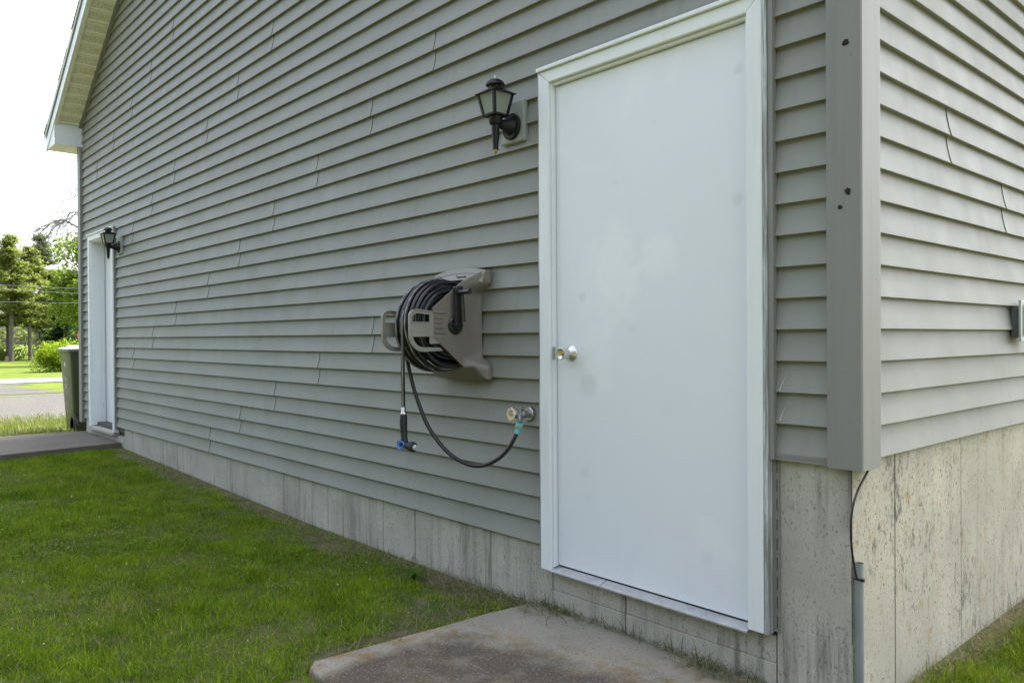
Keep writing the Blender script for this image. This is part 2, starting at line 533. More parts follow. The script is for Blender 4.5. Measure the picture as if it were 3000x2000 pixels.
gm = MB()
ys = [-500, -60, -10, 0, 10, 60, 500]
for i, x in enumerate(KX):
    for y in ys: gm.v.append((x, y, KZ[i]))
for i in range(len(KX)-1):
    for j in range(len(ys)-1):
        a = i*len(ys)+j
        gm.f.append((a, a+len(ys), a+len(ys)+1, a+1))
tag(gm.build('ground', MAT['ground']), kind='structure')

def jag(a, amp): return a + (random.random()-.5)*amp
rows = []
x = -26.6
while x < -12.0:
    rows.append((x, jag(-14, .5), jag(26, .5))); x += .8
rows.append((-11.9, -14, 26))
sheet('gravel_driveway', MAT['gravel'], rows, .012)
rows = []
x = -45.2
while x < -28.2:
    hi = 3.2 + .9*math.exp((-(x+45))/3.0*-.0) + (1.4 if x < -41 else 0) + jag(0, .3)
    rows.append((x, jag(-6, .4), hi)); x += .7
sheet('gravel_driveway_mouth', MAT['gravel'], rows, .012)
sheet('gravel_driveway_bank', MAT['gravel'], [(-28.6, -6, 30), (-27.9, -6, 30), (-27.7, -6, 30)], .012)
sheet('road', MAT['road'], [(-52.3, -260, 260), (-45, -260, 260)], .03)
sheet('road_edge_line', MAT['line'], [(-45.75, -260, 260), (-45.55, -260, 260)], .036)

# ------------------------------------------------------------------ the garage
E_ = 0.1016
XL, XR = -8.955, 0.0
SL = .634
ZE = 3.337
garage = empty('garage')
tag(garage, 'grey vinyl-sided garage with white doors, gable overhang and concrete foundation', 'garage')

def xlim(z):            # usable span of the gable wall at height z
    if z <= ZE: return XL, -0.07
    return XL + (z-ZE)/SL, -(z-ZE)/SL
# sheathing behind the siding
m = MB()
YS = .022
D1 = (-1.368, -.262, 2.048)
D2 = (-8.645, -7.655, 2.06)
def poly(mm, pts, y=YS): mm.add([(p[0], y, p[1]) for p in pts], [tuple(range(len(pts)))])
poly(m, [(XL-.05, -.05), (D2[0], -.05), (D2[0], D2[2]), (XL-.05, D2[2])])
poly(m, [(D2[1], -.05), (XR-.02, -.05), (XR-.02, D2[2]), (D2[1], D2[2])])
poly(m, [(XL-.05, D2[2]), (XR-.02, D2[2]), (XR-.02, ZE), ((XL+XR)/2, ZE+4.4775*SL), (XL-.05, ZE)])
gable = m.build('gable_wall', MAT['sheath'], garage)
m = MB()
m.add([(-.022, .0, .3), (-.022, 9, .3), (-.022, 9, 3.34), (-.022, 0, 3.34)], [(0, 1, 2, 3)])
sidew = m.build('side_wall', MAT['sheath'], garage)
m = MB()
m.add([(XL-.02, .02, -.05), (XL-.02, 9, -.05), (XL-.02, 9, 3.34), (XL-.02, .02, 3.34)], [(0, 1, 2, 3)])
m.build('west_wall', MAT['siding'], garage)
m = MB()
m.add([(XL, 9, -.3), (XR, 9, -.3), (XR, 9, ZE), ((XL+XR)/2, 9, ZE+4.4775*SL), (XL, 9, ZE)], [(0, 1, 2, 3, 4)])
m.build('rear_wall', MAT['siding'], garage)

_nz = {}
def wob(s, r, k):
    return math.sin(s*1.9+r*2.37+k*1.1)*.5 + math.sin(s*4.3+r*5.1+k*2.7)*.32 + math.sin(s*9.1+r*1.7+k)*.18

def siding_panel(wall, a, b, z0, n, row, seam_end=False, parent=None, lim=None):
    """one double-lap vinyl panel piece from a to b along the wall"""
    zs = []
    for c in range(n):
        zb = z0+c*E_
        zs += [(zb+.004, .0200), (zb+.0005, .0012), (zb+.0022, .0), (zb+.30*E_, .0068), (zb+.64*E_, .0140), (zb+1.04*E_, .0192)]
    L = b-a
    nx = max(2, int(L/.28)+1)
    ss = [a+L*i/nx for i in range(nx+1)]
    if seam_end and L > .2:
        ss = ss[:-1]+[b-.09, b-.03, b-.012, b] if wall == 'A' else [a, a+.012, a+.03, a+.09]+ss[1:]
    v = []; f = []
    for s in ss:
        for (z, off) in zs:
            o = off + .0007*wob(s, row, 0) * (1 if .0 <= off else 0)
            zz = z + .0008*wob(s*.7, row, 3)
            s2 = s
            if seam_end:
                t = max(0, 1-(b-s)/.09) if wall == 'A' else max(0, 1-(s-a)/.09)
                o -= .0030*t*t
                if s == (b if wall == 'A' else a):
                    q = ((z-z0) % E_)/E_
                    s2 = s + (1 if wall == 'A' else -1)*(.007*math.sin(q*math.pi) - .006*q)
            if lim:
                lo, hi = lim(zz); s2 = min(max(s2, lo), hi)
            v.append((s2, o, zz) if wall == 'A' else (-o, s2, zz))
    m_ = len(zs)
    for i in range(len(ss)-1):
        for j in range(m_-1):
            if j % 6 == 5: continue
            q = (i*m_+j, (i+1)*m_+j, (i+1)*m_+j+1, i*m_+j+1)
            f.append(q)
    nf = len(f)
    if seam_end:            # cut end turned back to the panel beneath, coloured dark as lap gap shade
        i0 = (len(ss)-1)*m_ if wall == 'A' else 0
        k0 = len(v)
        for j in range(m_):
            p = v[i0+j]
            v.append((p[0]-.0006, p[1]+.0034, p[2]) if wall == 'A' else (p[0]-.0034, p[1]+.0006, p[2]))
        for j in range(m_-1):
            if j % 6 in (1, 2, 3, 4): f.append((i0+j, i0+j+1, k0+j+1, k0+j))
    me = bpy.data.meshes.new('siding_panel')
    me.from_pydata(v, [], f)
    me.polygons.foreach_set('use_smooth', [True]*len(f))
    me.set_sharp_from_angle(angle=R(28))
    me.update()
    o = place('siding_panel', me, parent, MAT['siding'])
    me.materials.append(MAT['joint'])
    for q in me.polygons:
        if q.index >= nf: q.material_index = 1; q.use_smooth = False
    return o

def seg_row(wall, a, b, seams, z0, n, row, parent, lim=None):
    cuts = sorted(s for s in seams if a+.03 < s < b-.03)
    st = a
    if wall == 'A':
        for c in cuts:
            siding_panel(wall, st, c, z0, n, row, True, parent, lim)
            st = c-.035
        siding_panel(wall, st, b, z0, n, row, False, parent, lim)
    else:
        ed = [a]+cuts+[b]
        for i in range(len(ed)-1):
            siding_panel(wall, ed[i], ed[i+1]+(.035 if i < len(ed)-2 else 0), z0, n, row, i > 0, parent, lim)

for r in range(0, 30):
    z0 = 2*r*E_
    lo, hi = xlim(z0)
    if hi-lo < .25: break
    base = XL + 3.78 + .607*(r % 6)
    if r % 12 >= 6: base -= .0
    seams = [base+3.755*k for k in (-2, -1, 0, 1, 2)]
    seams = [s + math.sin(r*7.3+s)*.02 for s in seams if s < -1.9 or r > 10]
    lim = xlim if z0+2*E_ > ZE else None
    if z0 < D1[2]-.02:
        if r < 10:
            seg_row('A', XL+.004, D2[0], [], z0, 2, r+.3, gable)
            seg_row('A', D2[1], D1[0], seams, z0, 2, r, gable)
            if r == 2: siding_panel('A', D1[1], -.072, 5*E_, 1, r+.6, False, gable)
            elif r > 2: siding_panel('A', D1[1], -.072, z0, 2, r+.6, False, gable)
    else:
        seg_row('A', lo+.004, hi, seams, z0, 2, r, gable, lim)
for j in range(0, 14):
    z0 = (5+2*j)*E_
    s0 = .785+.615*(5-j)
    seg_row('B', .10, 8.9, [s0+3.755*k for k in range(-1, 5)], z0, 2, j+40, sidew)

for (k, dz) in ((13, 0), (14, .004)):        # white stress marks where the cut ends were bent
    z0 = 2.032-k*E_+.006; pts_ = [(-.247+.012*q+.006*q*q, -.0012+.0062*q+.0004, z0+.045*q+dz) for q in np.linspace(0, 1, 7)]
    m = MB()
    for i in range(6):
        w0, w1 = .0011*(1-i/6)+.0002, .0011*(1-(i+1)/6)+.0002
        a_, b_ = pts_[i], pts_[i+1]
        m.add([(a_[0]-w0, a_[1], a_[2]), (a_[0]+w0, a_[1], a_[2]), (b_[0]+w1, b_[1], b_[2]), (b_[0]-w1, b_[1], b_[2])], [(0, 1, 2, 3)])
    m.build('scuff_mark', MAT['white'], gable)
# corner posts
def corner_post(corner, sx, z0, z1):
    cx, cy = corner
    # outline of the post (plan view), front face along x, side face along y
    pl = [(cx-.110, cy+.036), (cx-.110, cy), (cx-.097, cy-.0015), (cx-.004, cy-.0015), (cx, cy+.003), (cx, cy+.118), (cx-.008, cy+.122), (cx-.010, cy+.150), (cx-.040, cy+.1505)]
    if sx < 0: pl = [(2*cx-.0-p[0], p[1]) for p in pl]; 
    m = MB()
    n = len(pl)
    zz = [z0, z1]
    v = [(p[0], p[1], z) for z in zz for p in pl]
    f = [(i, i+1, n+i+1, n+i) for i in range(n-1)]
    m.add(v, f)
    o = m.build('corner_post', MAT['trim'], garage)
    so = o.modifiers.new('thickness', 'SOLIDIFY'); so.thickness = .0015; so.offset = -1
    bv = o.modifiers.new('bevel', 'BEVEL'); bv.width = .003; bv.segments = 2; bv.limit_method = 'ANGLE'; bv.angle_limit = R(50)
    return o
corner_post((.032, -.02), 1, .490, ZE-.03)
corner_post((-9.058, -.02), -1, -.05, 2.62)
corner_post((-9.0585, -.0205), -1, 2.60, 3.10)

# foundation: a core and cast panels with recessed joints
m = MB()
m.box(XL+.04, -.055, .045, 9.0, -.8, -.02)
found = m.build('foundation', MAT['joint'], garage)
def fpanel(wall, a, b, z0, z1, mat, proud=0.0):
    m = MB(); g = (.0026 if wall == 'A' else .0016) + .0006*wob(a*5, b, 2); c = .006
    y0 = .020-proud+.0012*wob(a*3, b, 1)
    # face, chamfered long edges
    if wall == 'A':
        m.box(a+g, b-g, y0, .06, z0, z1)
    else:
        m.box(-.06, -y0, a+g, b-g, z0, z1)
    return m.build('foundation_panel', mat, found, bevel=.0022, seg=2)
js = [XL+.035, -8.62, -8.05, -7.45, -6.845, -6.289, -5.688, -5.096, -4.477, -3.879, -3.279, -2.655, -2.347, -1.730, -1.318]
for a, b in zip(js[:-1], js[1:]):
    top = .018 if not (-8.7 < (a+b)/2 < -7.6) else -.095
    fpanel('A', a, b, -.8, top, MAT['found'])
for a, b in ((-1.318, -.9153), (-.9153, -.272)):
    fpanel('A', a, b, -.183, -.094, MAT['found'])
    fpanel('A', a, b, -.8, -.1845, MAT['found'], .003)
fpanel('A', -.272, -.0205, -.8, .52, MAT['found'], .001)
jb = [.0205, .3316, .9304, 1.5495, 2.16, 2.77, 3.38, 3.99, 4.6, 5.2, 5.8, 6.4, 7.0, 7.6, 8.2, 8.9]
for a, b in zip(jb[:-1], jb[1:]):
    fpanel('B', a, b, -.8, .52, MAT['foundB'])

# starter / finish strip under the cut siding right of the door
m = MB()
for k in range(4):
    m.box(-.262, -.074, -.0035+.0012*(k % 2), .02, .4925+k*.0058, .4925+k*.0058+.0054)
m.build('finish_strip', MAT['trim'], garage)

# ---- near door
YL = .012
m = MB(); m.box(-1.276, -.364, YL, YL+.03, -.0675, 1.950)
door = m.build('door', MAT['door'], garage, bevel=.002)
frame = empty('door_frame', parent=garage)
def casing(name, pts, mat=None, y0=-.024, y1=.03, par=None, bev=.004):
    # flat moulding with an inner raised bead; pts is a closed polygon in x,z
    m = MB(); n = len(pts)
    v = [(p[0], y0, p[1]) for p in pts]+[(p[0], y1, p[1]) for p in pts]
    f = [tuple(range(n)), tuple(range(n, 2*n))]+[(i, (i+1) % n, n+(i+1) % n, n+i) for i in range(n)]
    m.add(v, f)
    return m.build(name, mat or MAT['casing'], par or frame, bevel=bev)
casing('side_casing', [(-1.347, -.092), (-1.288, -.092), (-1.288, 1.966), (-1.347, 2.018)])
casing('side_casing', [(-.352, -.082), (-.296, -.082), (-.296, 2.018), (-.352, 1.966)])
casing('head_casing', [(-1.2885, 1.9665), (-.3525, 1.9665), (-.2975, 2.0185), (-1.3455, 2.0185)], y0=-.022)
m = MB(); m.box(-1.352, -.29, -.034, .02, 2.0195, 2.036); m.build('drip_cap', MAT['casing'], frame, bevel=.003)
m = MB(); m.box(-1.288, -1.2785, -.010, .04, -.075, 1.965); m.build('jamb', MAT['casing'], frame, bevel=.002)
m = MB(); m.box(-1.278, -.362, -.006, .04, 1.953, 1.9655); m.build('head_jamb', MAT['casing'], frame, bevel=.002)
m = MB(); m.box(-.3615, -.352, -.010, .04, -.075, 1.965); m.build('jamb', MAT['casing'], frame, bevel=.002)
# outer back band of the right casing and vinyl channels round the door
m = MB(); m.box(-.2955, -.281, -.019, .02, -.084, 2.02); m.build('channel_edge', MAT['smear'], frame, bevel=.002)
m = MB(); m.box(-.2805, -.2625, -.012, .017, .492, 2.05); m.build('siding_channel', MAT['trim'], frame, bevel=.0015)
m = MB(); m.box(-1.3675, -1.3475, -.008, .018, -.07, 2.045); m.build('siding_channel', MAT['smear'], frame, bevel=.002)
m = MB(); m.box(-1.3675, -.2625, -.009, .016, 2.0365, 2.060); m.build('siding_channel', MAT['trim'], frame, bevel=.002)
# nailing flange of the channel where it runs down over bare concrete, with slots
m = MB(); zt = .49; zb = -.075; z = zb; xa, xb_ = -.2803, -.256
xs0, xs1 = -.2655, -.2620
first = True
while z < zt:
    s0, s1 = z+.012, min(z+.052, zt)
    m.box(xa, xs0, .010, .0165, z, min(z+.064, zt)); m.box(xs1, xb_, .010, .0165, z, min(z+.064, zt))
    m.box(xs0, xs1, .010, .0165, z, s0)
    if s1 < zt: m.box(xs0, xs1, .010, .0165, s1, min(z+.064, zt))
    z += .064
m.build('nailing_flange', MAT['trim'], frame)
# threshold in two ribbed lengths
def threshold(a, b):
    m = MB()
    for k in range(7):
        y = -.030+k*.0085
        z = -.086+k*.0022
        m.box(a, b, y, y+.0066, -.094, z)
    m.box(a, b, -.028, .03, -.0945, -.0875)
    return m.build('threshold', MAT['alu'], frame, bevel=.0012)
threshold(-1.290, -1.012); threshold(-1.008, -.353)
m = MB(); m.box(-1.276, -.364, .016, .03, -.078, -.066); m.build('door_sweep', MAT['blackp'], frame)
# hardware
kz = .827; kx = -1.193
m = MB(); m.lathe([(.0, 0), (.0325, 0), (.0335, .003), (.031, .007), (.018, .013), (.0135, .017), (.013, .026), (.0155, .030), (.0215, .034), (.0245, .050), (.0255, .060), (.0245, .0655), (.022, .0665), (.008, .060), (.0, .060)], (kx, YL, kz), (0, -1, 0), 36)
kn = m.build('knob', MAT['steel'], door, smooth=35)
m = MB(); m.lathe([(0, 0), (.0075, 0), (.0075, .0075), (.0, .0075)], (kx, YL-.0585, kz), (0, -1, 0), 18)
m.box(kx-.0008, kx+.0008, YL-.0668, YL-.06, kz-.004, kz+.004)
kc = m.build('key_cylinder', MAT['brass'], door, smooth=35)
m = MB(); m.box(-1.2845, -1.277, -.0115, .004, kz-.028, kz+.028); m.build('strike_plate', MAT['zinc'], door, bevel=.003)
for zc in (1.677, .939, .193):
    m = MB()
    for k in range(5):
        m.tube([(-.3635, .0085, zc-.05+k*.0202), (-.3635, .0085, zc-.05+k*.0202+.0188)], .0052, 10)
    m.build('hinge', MAT['casing'], door, smooth=40)

# ---- far door (deep recess)
door2 = MB().box(-8.56, -7.69, .135, .17, -.055, 1.985).build('door', MAT['door'], garage, bevel=.002)
frame2 = empty('door_frame', parent=garage)
casing('side_casing', [(-8.632, -.062), (-8.566, -.062), (-8.566, 1.99), (-8.632, 2.046)], par=frame2)
casing('side_casing', [(-7.712, -.062), (-7.668, -.062), (-7.668, 2.046), (-7.712, 1.99)], par=frame2)
casing('head_casing', [(-8.5655, 1.9905), (-7.7125, 1.9905), (-7.669, 2.0465), (-8.6305, 2.0465)], par=frame2, y0=-.022)
MB().box(-8.637, -7.662, -.034, .02, 2.0475, 2.062).build('drip_cap', MAT['casing'], frame2, bevel=.003)
MB().box(-8.5655, -8.552, -.004, .17, -.055, 1.99).build('jamb', MAT['casing'], frame2, bevel=.002)
MB().box(-8.551, -8.538, .09, .128, -.055, 1.985).build('door_stop', MAT['casing'], frame2, bevel=.002)
MB().box(-7.712, -7.70, -.004, .17, -.055, 1.99).build('jamb', MAT['casing'], frame2, bevel=.002)
MB().box(-8.552, -7.70, -.004, .17, 1.978, 1.99).build('head_jamb', MAT['casing'], frame2, bevel=.002)
MB().box(-8.60, -7.69, -.030, .18, -.094, -.063).build('threshold', MAT['found'], frame2, bevel=.004)
MB().box(-8.6445, -8.6335, -.008, .018, -.03, 2.06).build('siding_channel', MAT['trim'], frame2, bevel=.002)
MB().box(-7.6665, -7.655, -.012, .018, -.03, 2.06).build('siding_channel', MAT['trim'], frame2, bevel=.002)
MB().lathe([(0, 0), (.032, 0), (.030, .007), (.014, .015), (.0135, .026), (.023, .035), (.0255, .06), (.02, .066), (0, .06)], (-7.76, .135, .85), (0, -1, 0), 24).build('knob', MAT['steel'], door2, smooth=35)
MB().box(-8.538, -7.70, .15, .16, -.07, -.052).build('door_sweep', MAT['blackp'], frame2)

# ---- roof, rake soffit, fascia, eave return
OV = .265
XM = (XL+XR)/2
def rz(x):        # soffit height over the gable wall
    return ZE + (min(x-XL, XR-x))*SL
roof = empty('roof', parent=garage)
th = .17
for sgn in (-1, 1):
    xe = XL-.42 if sgn < 0 else XR+.42
    ze = ZE-.42*SL
    zr = ZE+(XM-XL)*SL
    yo = -OV-.014
    m = MB()
    up = .185
    m.hexa([(xe, yo, ze+up), (XM, yo, zr+up), (XM, 9.3, zr+up), (xe, 9.3, ze+up)],
           [(xe, yo, ze+up+.012), (XM, yo, zr+up+.012), (XM, 9.3, zr+up+.012), (xe, 9.3, ze+up+.012)])
    m.build('roof_deck', MAT['shingle'], roof)
    m = MB()
    m.hexa([(xe, yo-.012, ze+up-.050), (XM, yo-.012, zr+up-.050), (XM, yo-.006, zr+up-.050), (xe, yo-.006, ze+up-.050)],
           [(xe, yo-.012, ze+up+.022), (XM, yo-.012, zr+up+.022), (XM, yo-.006, zr+up+.022), (xe, yo-.006, ze+up+.022)])
    m.build('drip_edge', MAT['drip'], roof)
    # shingle courses: overlapping strips with a small lip at each butt
    L = math.hypot(XM-xe, zr-ze); nx = int(L/.143)
    for k in range(nx+1):
        f0 = k/(nx+1); f1 = min(1.0, (k+1.25)/(nx+1))
        xa, za = xe+(XM-xe)*f0, ze+(zr-ze)*f0; xb_, zb_ = xe+(XM-xe)*f1, ze+(zr-ze)*f1
        jit = random.uniform(-.006, .010)
        m = MB()
        m.hexa([(xa, yo-.015+jit, za+up+.0235), (xb_, yo-.015+jit, zb_+up+.0225), (xb_, 9.33, zb_+up+.0225), (xa, 9.33, za+up+.0235)],
               [(xa, yo-.015+jit, za+up+.031), (xb_, yo-.015+jit, zb_+up+.0245), (xb_, 9.33, zb_+up+.0245), (xa, 9.33, za+up+.031)])
        m.build('shingle_course', MAT['shingle'], roof)
    # rake fascia
    m = MB()
    x0 = xe+(.02 if sgn < 0 else -.02)
    z0 = ze+.02*SL
    m.hexa([(x0, -OV-.012, z0-.005), (XM, -OV-.012, zr-.005), (XM, -OV+.004, zr-.005), (x0, -OV+.004, z0-.005)],
           [(x0, -OV-.012, z0+up-.005), (XM, -OV-.012, zr+up-.005), (XM, -OV+.004, zr+up-.005), (x0, -OV+.004, z0+up-.005)])
    m.build('rake_fascia', MAT['fascia'], roof)
# vented soffit boards across the rake, each with a raised rib and a perforated field
sof = empty('rake_soffit', parent=garage)
def soffit_board(xa, xb_):
    # cross profile along x : flat field (perforated) and two ribs
    prof = [(0, 0, 0), (.006, .012, 0), (.020, .012, 0), (.026, 0, 0), (.030, 0, 1), (.118, 0, 1), (.121, 0, 0), (.126, .012, 0), (.139, .012, 0), (.1475, 0, 0)]
    v = []; ven = []
    for (d, h, ve) in prof:
        x = xa+d/.148*(xb_-xa)
        for y in (-OV+.005, -.018):
            v.append((x, y, rz(x)-h+.008)); ven.append(ve)
    f = [(2*i, 2*i+1, 2*i+3, 2*i+2) for i in range(len(prof)-1)]
    me = bpy.data.meshes.new('soffit_board'); me.from_pydata(v, [], f)
    at = me.attributes.new('vent', 'FLOAT', 'POINT'); at.data.foreach_set('value', [float(q) for q in ven])
    place('soffit_board', me, sof, MAT['vsoffit'])
x = XL+.005
dxs = .123
while x < -5.2:
    soffit_board(x, x+dxs); x += dxs
m = MB()
for xa, xb_ in ((-5.2, XM), (XM, XR)):
    m.add([(xa, -OV, rz(xa)+.008), (xb_, -OV, rz(xb_)+.008), (xb_, -.01, rz(xb_)+.008), (xa, -.01, rz(xa)+.008)], [(0, 1, 2, 3)])
m.build('soffit_run', MAT['soffit'], sof)
m = MB()
for xa, xb_ in ((XL, XM),):
    m.hexa([(xa, -.024, rz(xa)-.022), (xb_, -.024, rz(xb_)-.022), (xb_, .01, rz(xb_)-.022), (xa, .01, rz(xa)-.022)],
           [(xa, -.024, rz(xa)+.004), (xb_, -.024, rz(xb_)+.004), (xb_, .01, rz(xb_)+.004), (xa, .01, rz(xa)+.004)])
m.build('soffit_channel', MAT['trim'], sof)
m = MB()
m.hexa([(XL, -OV+.006, rz(XL)-.014), (XM, -OV+.006, rz(XM)-.014), (XM, -OV+.03, rz(XM)-.014), (XL, -OV+.03, rz(XL)-.014)],
       [(XL, -OV+.006, rz(XL)+.006), (XM, -OV+.006, rz(XM)+.006), (XM, -OV+.03, rz(XM)+.006), (XL, -OV+.03, rz(XL)+.006)])
m.build('soffit_edge_trim', MAT['soffit'], sof)
# boxed eave return at the west corner and the plain one at the near corner (out of frame)
ret = empty('eave_return', parent=garage)
xw = XL-.40
m = MB()
m.add([(XL, -OV, 3.105), (XL, .02, 3.105), (XL, .02, ZE+.02), (XL, -OV, ZE+.02)], [(0, 1, 2, 3)])
o = m.build('return_end', MAT['fascia'], ret)
m = MB()
m.add([(XL+.001, -OV-.004, 3.10), (xw, -OV-.004, 3.10), (xw, -OV-.004, ZE-.40*SL+.10), (XL+.001, -OV-.004, ZE+.10)], [(0, 1, 2, 3)])
m.build('return_face', MAT['fascia'], ret)
m = MB()
m.add([(xw, -OV-.004, 3.10), (xw, 9.2, 3.10), (xw, 9.2, ZE-.40*SL+.16), (xw, -OV-.004, ZE-.40*SL+.16)], [(0, 1, 2, 3)])
m.build('eave_fascia', MAT['fascia'], ret)
nb = 4
for k in range(60):
    ya = -OV+k*.128
    m = MB()
    m.add([(xw+.004, ya+.006, 3.104), (XL-.001, ya+.006, 3.104), (XL-.001, ya+.122, 3.104), (xw+.004, ya+.122, 3.104),
           (xw+.004, ya, 3.112), (XL-.001, ya, 3.112), (XL-.001, ya+.128, 3.112), (xw+.004, ya+.128, 3.112)],
          [(0, 1, 2, 3), (4, 5, 1, 0), (3, 2, 6, 7)])
    m.build('soffit_board', MAT['soffit'], ret)
    if k > 8: break
m = MB(); m.box(xw, XL, 1.1, 9.2, 3.104, 3.112); m.build('soffit_run', MAT['soffit'], ret)
m = MB(); m.add([(0, -OV, 3.10), (.40, -OV, 3.10), (.40, 9.2, 3.10), (0, 9.2, 3.10)], [(0, 1, 2, 3)])
m.add([(.40, -OV, 3.10), (.40, 9.2, 3.10), (.40, 9.2, 3.24), (.40, -OV, 3.24)], [(0, 1, 2, 3)])
m.add([(0, -OV, 3.10), (.40, -OV, 3.10), (.40, -OV, 3.24), (0, -OV, 3.45)], [(0, 1, 2, 3)])
m.build('eave_box', MAT['soffit'], ret)

# ------------------------------------------------------------------ concrete pads
def pad(name, outline, z, t, mat, label):
    n = len(outline)
    m = MB()
    v = [(p[0], p[1], z) for p in outline]+[(p[0]*1.0, p[1], z-t) for p in outline]
    m.add(v, [tuple(range(n)), tuple(range(n, 2*n))[::-1]]+[(i, n+i, n+(i+1) % n, (i+1) % n) for i in range(n)])
    o = m.build(name, mat, bevel=.008, seg=2)
    return tag(o, label, 'slab')
pad('concrete_pad', [(-.02, .012), (-1.40, .012), (-1.428, -.02), (-1.458, -.22), (-1.470, -.45), (-1.486, -.70), (-1.500, -.93), (-1.508, -1.005), (-1.485, -1.022), (-1.46, -1.046), (-1.40, -1.052), (-1.30, -1.068), (-.9, -1.09), (-.05, -1.11)],
    -.262, .14, MAT['pad'], 'rust-stained concrete slab in front of the near white door')
pad('concrete_pad', [(-7.545, .012), (-8.93, .012), (-8.98, -.4), (-9.0, -.95), (-8.9, -1.02), (-7.42, -1.09), (-7.38, -1.05)],
    -.150, .14, MAT['pad_edge'], 'grey brown concrete slab below the far white door')

# ------------------------------------------------------------------ wall lanterns
def lantern():
    t = empty('wall_lantern')
    y0 = -.006
    m = MB(); m.box(-.076, .076, -.0125, .014, -.092, .092)
    blk = m.build('mounting_block', MAT['block'], t, bevel=.006, seg=3)
    m = MB(); m.box(-.0705, .0705, -.0150, -.012, -.0865, .0865); m.build('block_face', MAT['block'], blk, bevel=.0008)
    zc = -.020; ax = -.112
    m = MB(); m.lathe([(0, 0), (.058, 0), (.0585, .008), (.056, .013), (.049, .015), (.0475, .012), (.042, .012), (.039, .0135), (.031, .034), (.0235, .050), (.0185, .070), (.0, .070)], (0, -.0155, zc), (0, -1, 0), 36)
    m.build('backplate', MAT['black'], t, smooth=40)
    m = MB(); m.tube([(0, -.075, zc), (0, -.095, zc+.003), (0, ax, zc+.006)], [.0185, .0195, .021], 16)
    m.build('arm', MAT['black'], t, smooth=40)
    for sx in (-.042, .042):
        m = MB(); m.lathe([(0, 0), (.0042, 0), (.0035, .004), (0, .005)], (sx, -.029, zc+.012), (0, -1, 0), 12); m.build('brass_nut', MAT['brass'], t, smooth=40)
    # collar and spindle
    m = MB(); m.lathe([(0, .010), (.031, .010), (.031, .004), (.029, -.018), (.024, -.026), (.019, -.030), (.0185, -.034), (.0175, -.06), (.0115, -.131), (.0135, -.132), (.0135, -.136), (0, -.136)], (0, ax, 0), (0, 0, 1), 28)
    m.build('spindle', MAT['black'], t, smooth=35)
    m = MB(); m.lathe([(0, -.136), (.0085, -.136), (.0075, -.144), (.004, -.147), (.0055, -.150), (.003, -.155), (0, -.156)], (0, ax, 0), (0, 0, 1), 16)
    m.build('spindle_tip', MAT['brass'], t, smooth=40)
    # tapered square cage
    b, tp = .035, .0525
    zb, zt = .012, .104
    m = MB(); m.hexa([(-b-.005, ax-b-.005, zb-.006), (b+.005, ax-b-.005, zb-.006), (b+.005, ax+b+.005, zb-.006), (-b-.005, ax+b+.005, zb-.006)],
                     [(-b-.008, ax-b-.008, zb+.004), (b+.008, ax-b-.008, zb+.004), (b+.008, ax+b+.008, zb+.004), (-b-.008, ax+b+.008, zb+.004)])
    m.build('cage_base', MAT['black'], t, bevel=.002)
    w = .0062
    for sx in (-1, 1):
        for sy in (-1, 1):
            m = MB()
            m.hexa([(sx*b-w, ax+sy*b-w, zb), (sx*b+w, ax+sy*b-w, zb), (sx*b+w, ax+sy*b+w, zb), (sx*b-w, ax+sy*b+w, zb)],
                   [(sx*tp-w, ax+sy*tp-w, zt), (sx*tp+w, ax+sy*tp-w, zt), (sx*tp+w, ax+sy*tp+w, zt), (sx*tp-w, ax+sy*tp+w, zt)])
            m.build('cage_bar', MAT['black'], t, bevel=.001)
    for k in range(4):
        c, s = [(0, -1), (1, 0), (0, 1), (-1, 0)][k]
        def P(l, h, d):   # l along face, d outwards
            f = (h-zb)/(zt-zb); q = b+(tp-b)*f+d
            return (c*q + s*l*1.0*(b+(tp-b)*f), ax + s*q - c*l*(b+(tp-b)*f), h)
        m = MB(); m.hexa([P(-.95, zb+.003, -.001), P(.95, zb+.003, -.001), P(.95, zb+.003, .001), P(-.95, zb+.003, .001)],
                         [P(-.95, zt-.002, -.001), P(.95, zt-.002, -.001), P(.95, zt-.002, .001), P(-.95, zt-.002, .001)])
        m.build('glass_pane', MAT['glass'], t)
    e = .066
    m = MB()
    m.hexa([(-e, ax-e, zt-.002), (e, ax-e, zt-.002), (e, ax+e, zt-.002), (-e, ax+e, zt-.002)],
           [(-e, ax-e, zt+.002), (e, ax-e, zt+.002), (e, ax+e, zt+.002), (-e, ax+e, zt+.002)])
    q = .028
    m.hexa([(-e+.004, ax-e+.004, zt+.002), (e-.004, ax-e+.004, zt+.002), (e-.004, ax+e-.004, zt+.002), (-e+.004, ax+e-.004, zt+.002)],
           [(-q, ax-q, zt+.024), (q, ax-q, zt+.024), (q, ax+q, zt+.024), (-q, ax+q, zt+.024)])
    m.build('lantern_roof', MAT['black'], t, bevel=.0015)
    m = MB(); m.lathe([(0, .12), (.027, .12), (.026, .136), (.027, .140), (.040, .1405), (.0425, .1425), (.041, .149), (.035, .158), (.024, .166), (.010, .1705), (0, .171)], (0, ax, 0), (0, 0, 1), 32)
    m.build('vent_cap', MAT['black'], t, smooth=35)
    m = MB(); m.lathe([(0, .170), (.0065, .170), (.0065, .174), (.0035, .176), (.0055, .180), (.0035, .185), (0, .187)], (0, ax, 0), (0, 0, 1), 16)
    m.build('finial', MAT['brass'] if False else MAT['steel'], t, smooth=40)
    m = MB(); m.lathe([(0, .014), (.013, .014), (.013, .032), (.012, .034), (.019, .048), (.021, .062), (.018, .076), (.010, .085), (0, .088)], (0, ax, 0), (0, 0, 1), 20)
    m.build('bulb', MAT['bulb'], t, smooth=50)
    return t
lan = lantern()
lan.location = (-1.524, 0, 1.848)
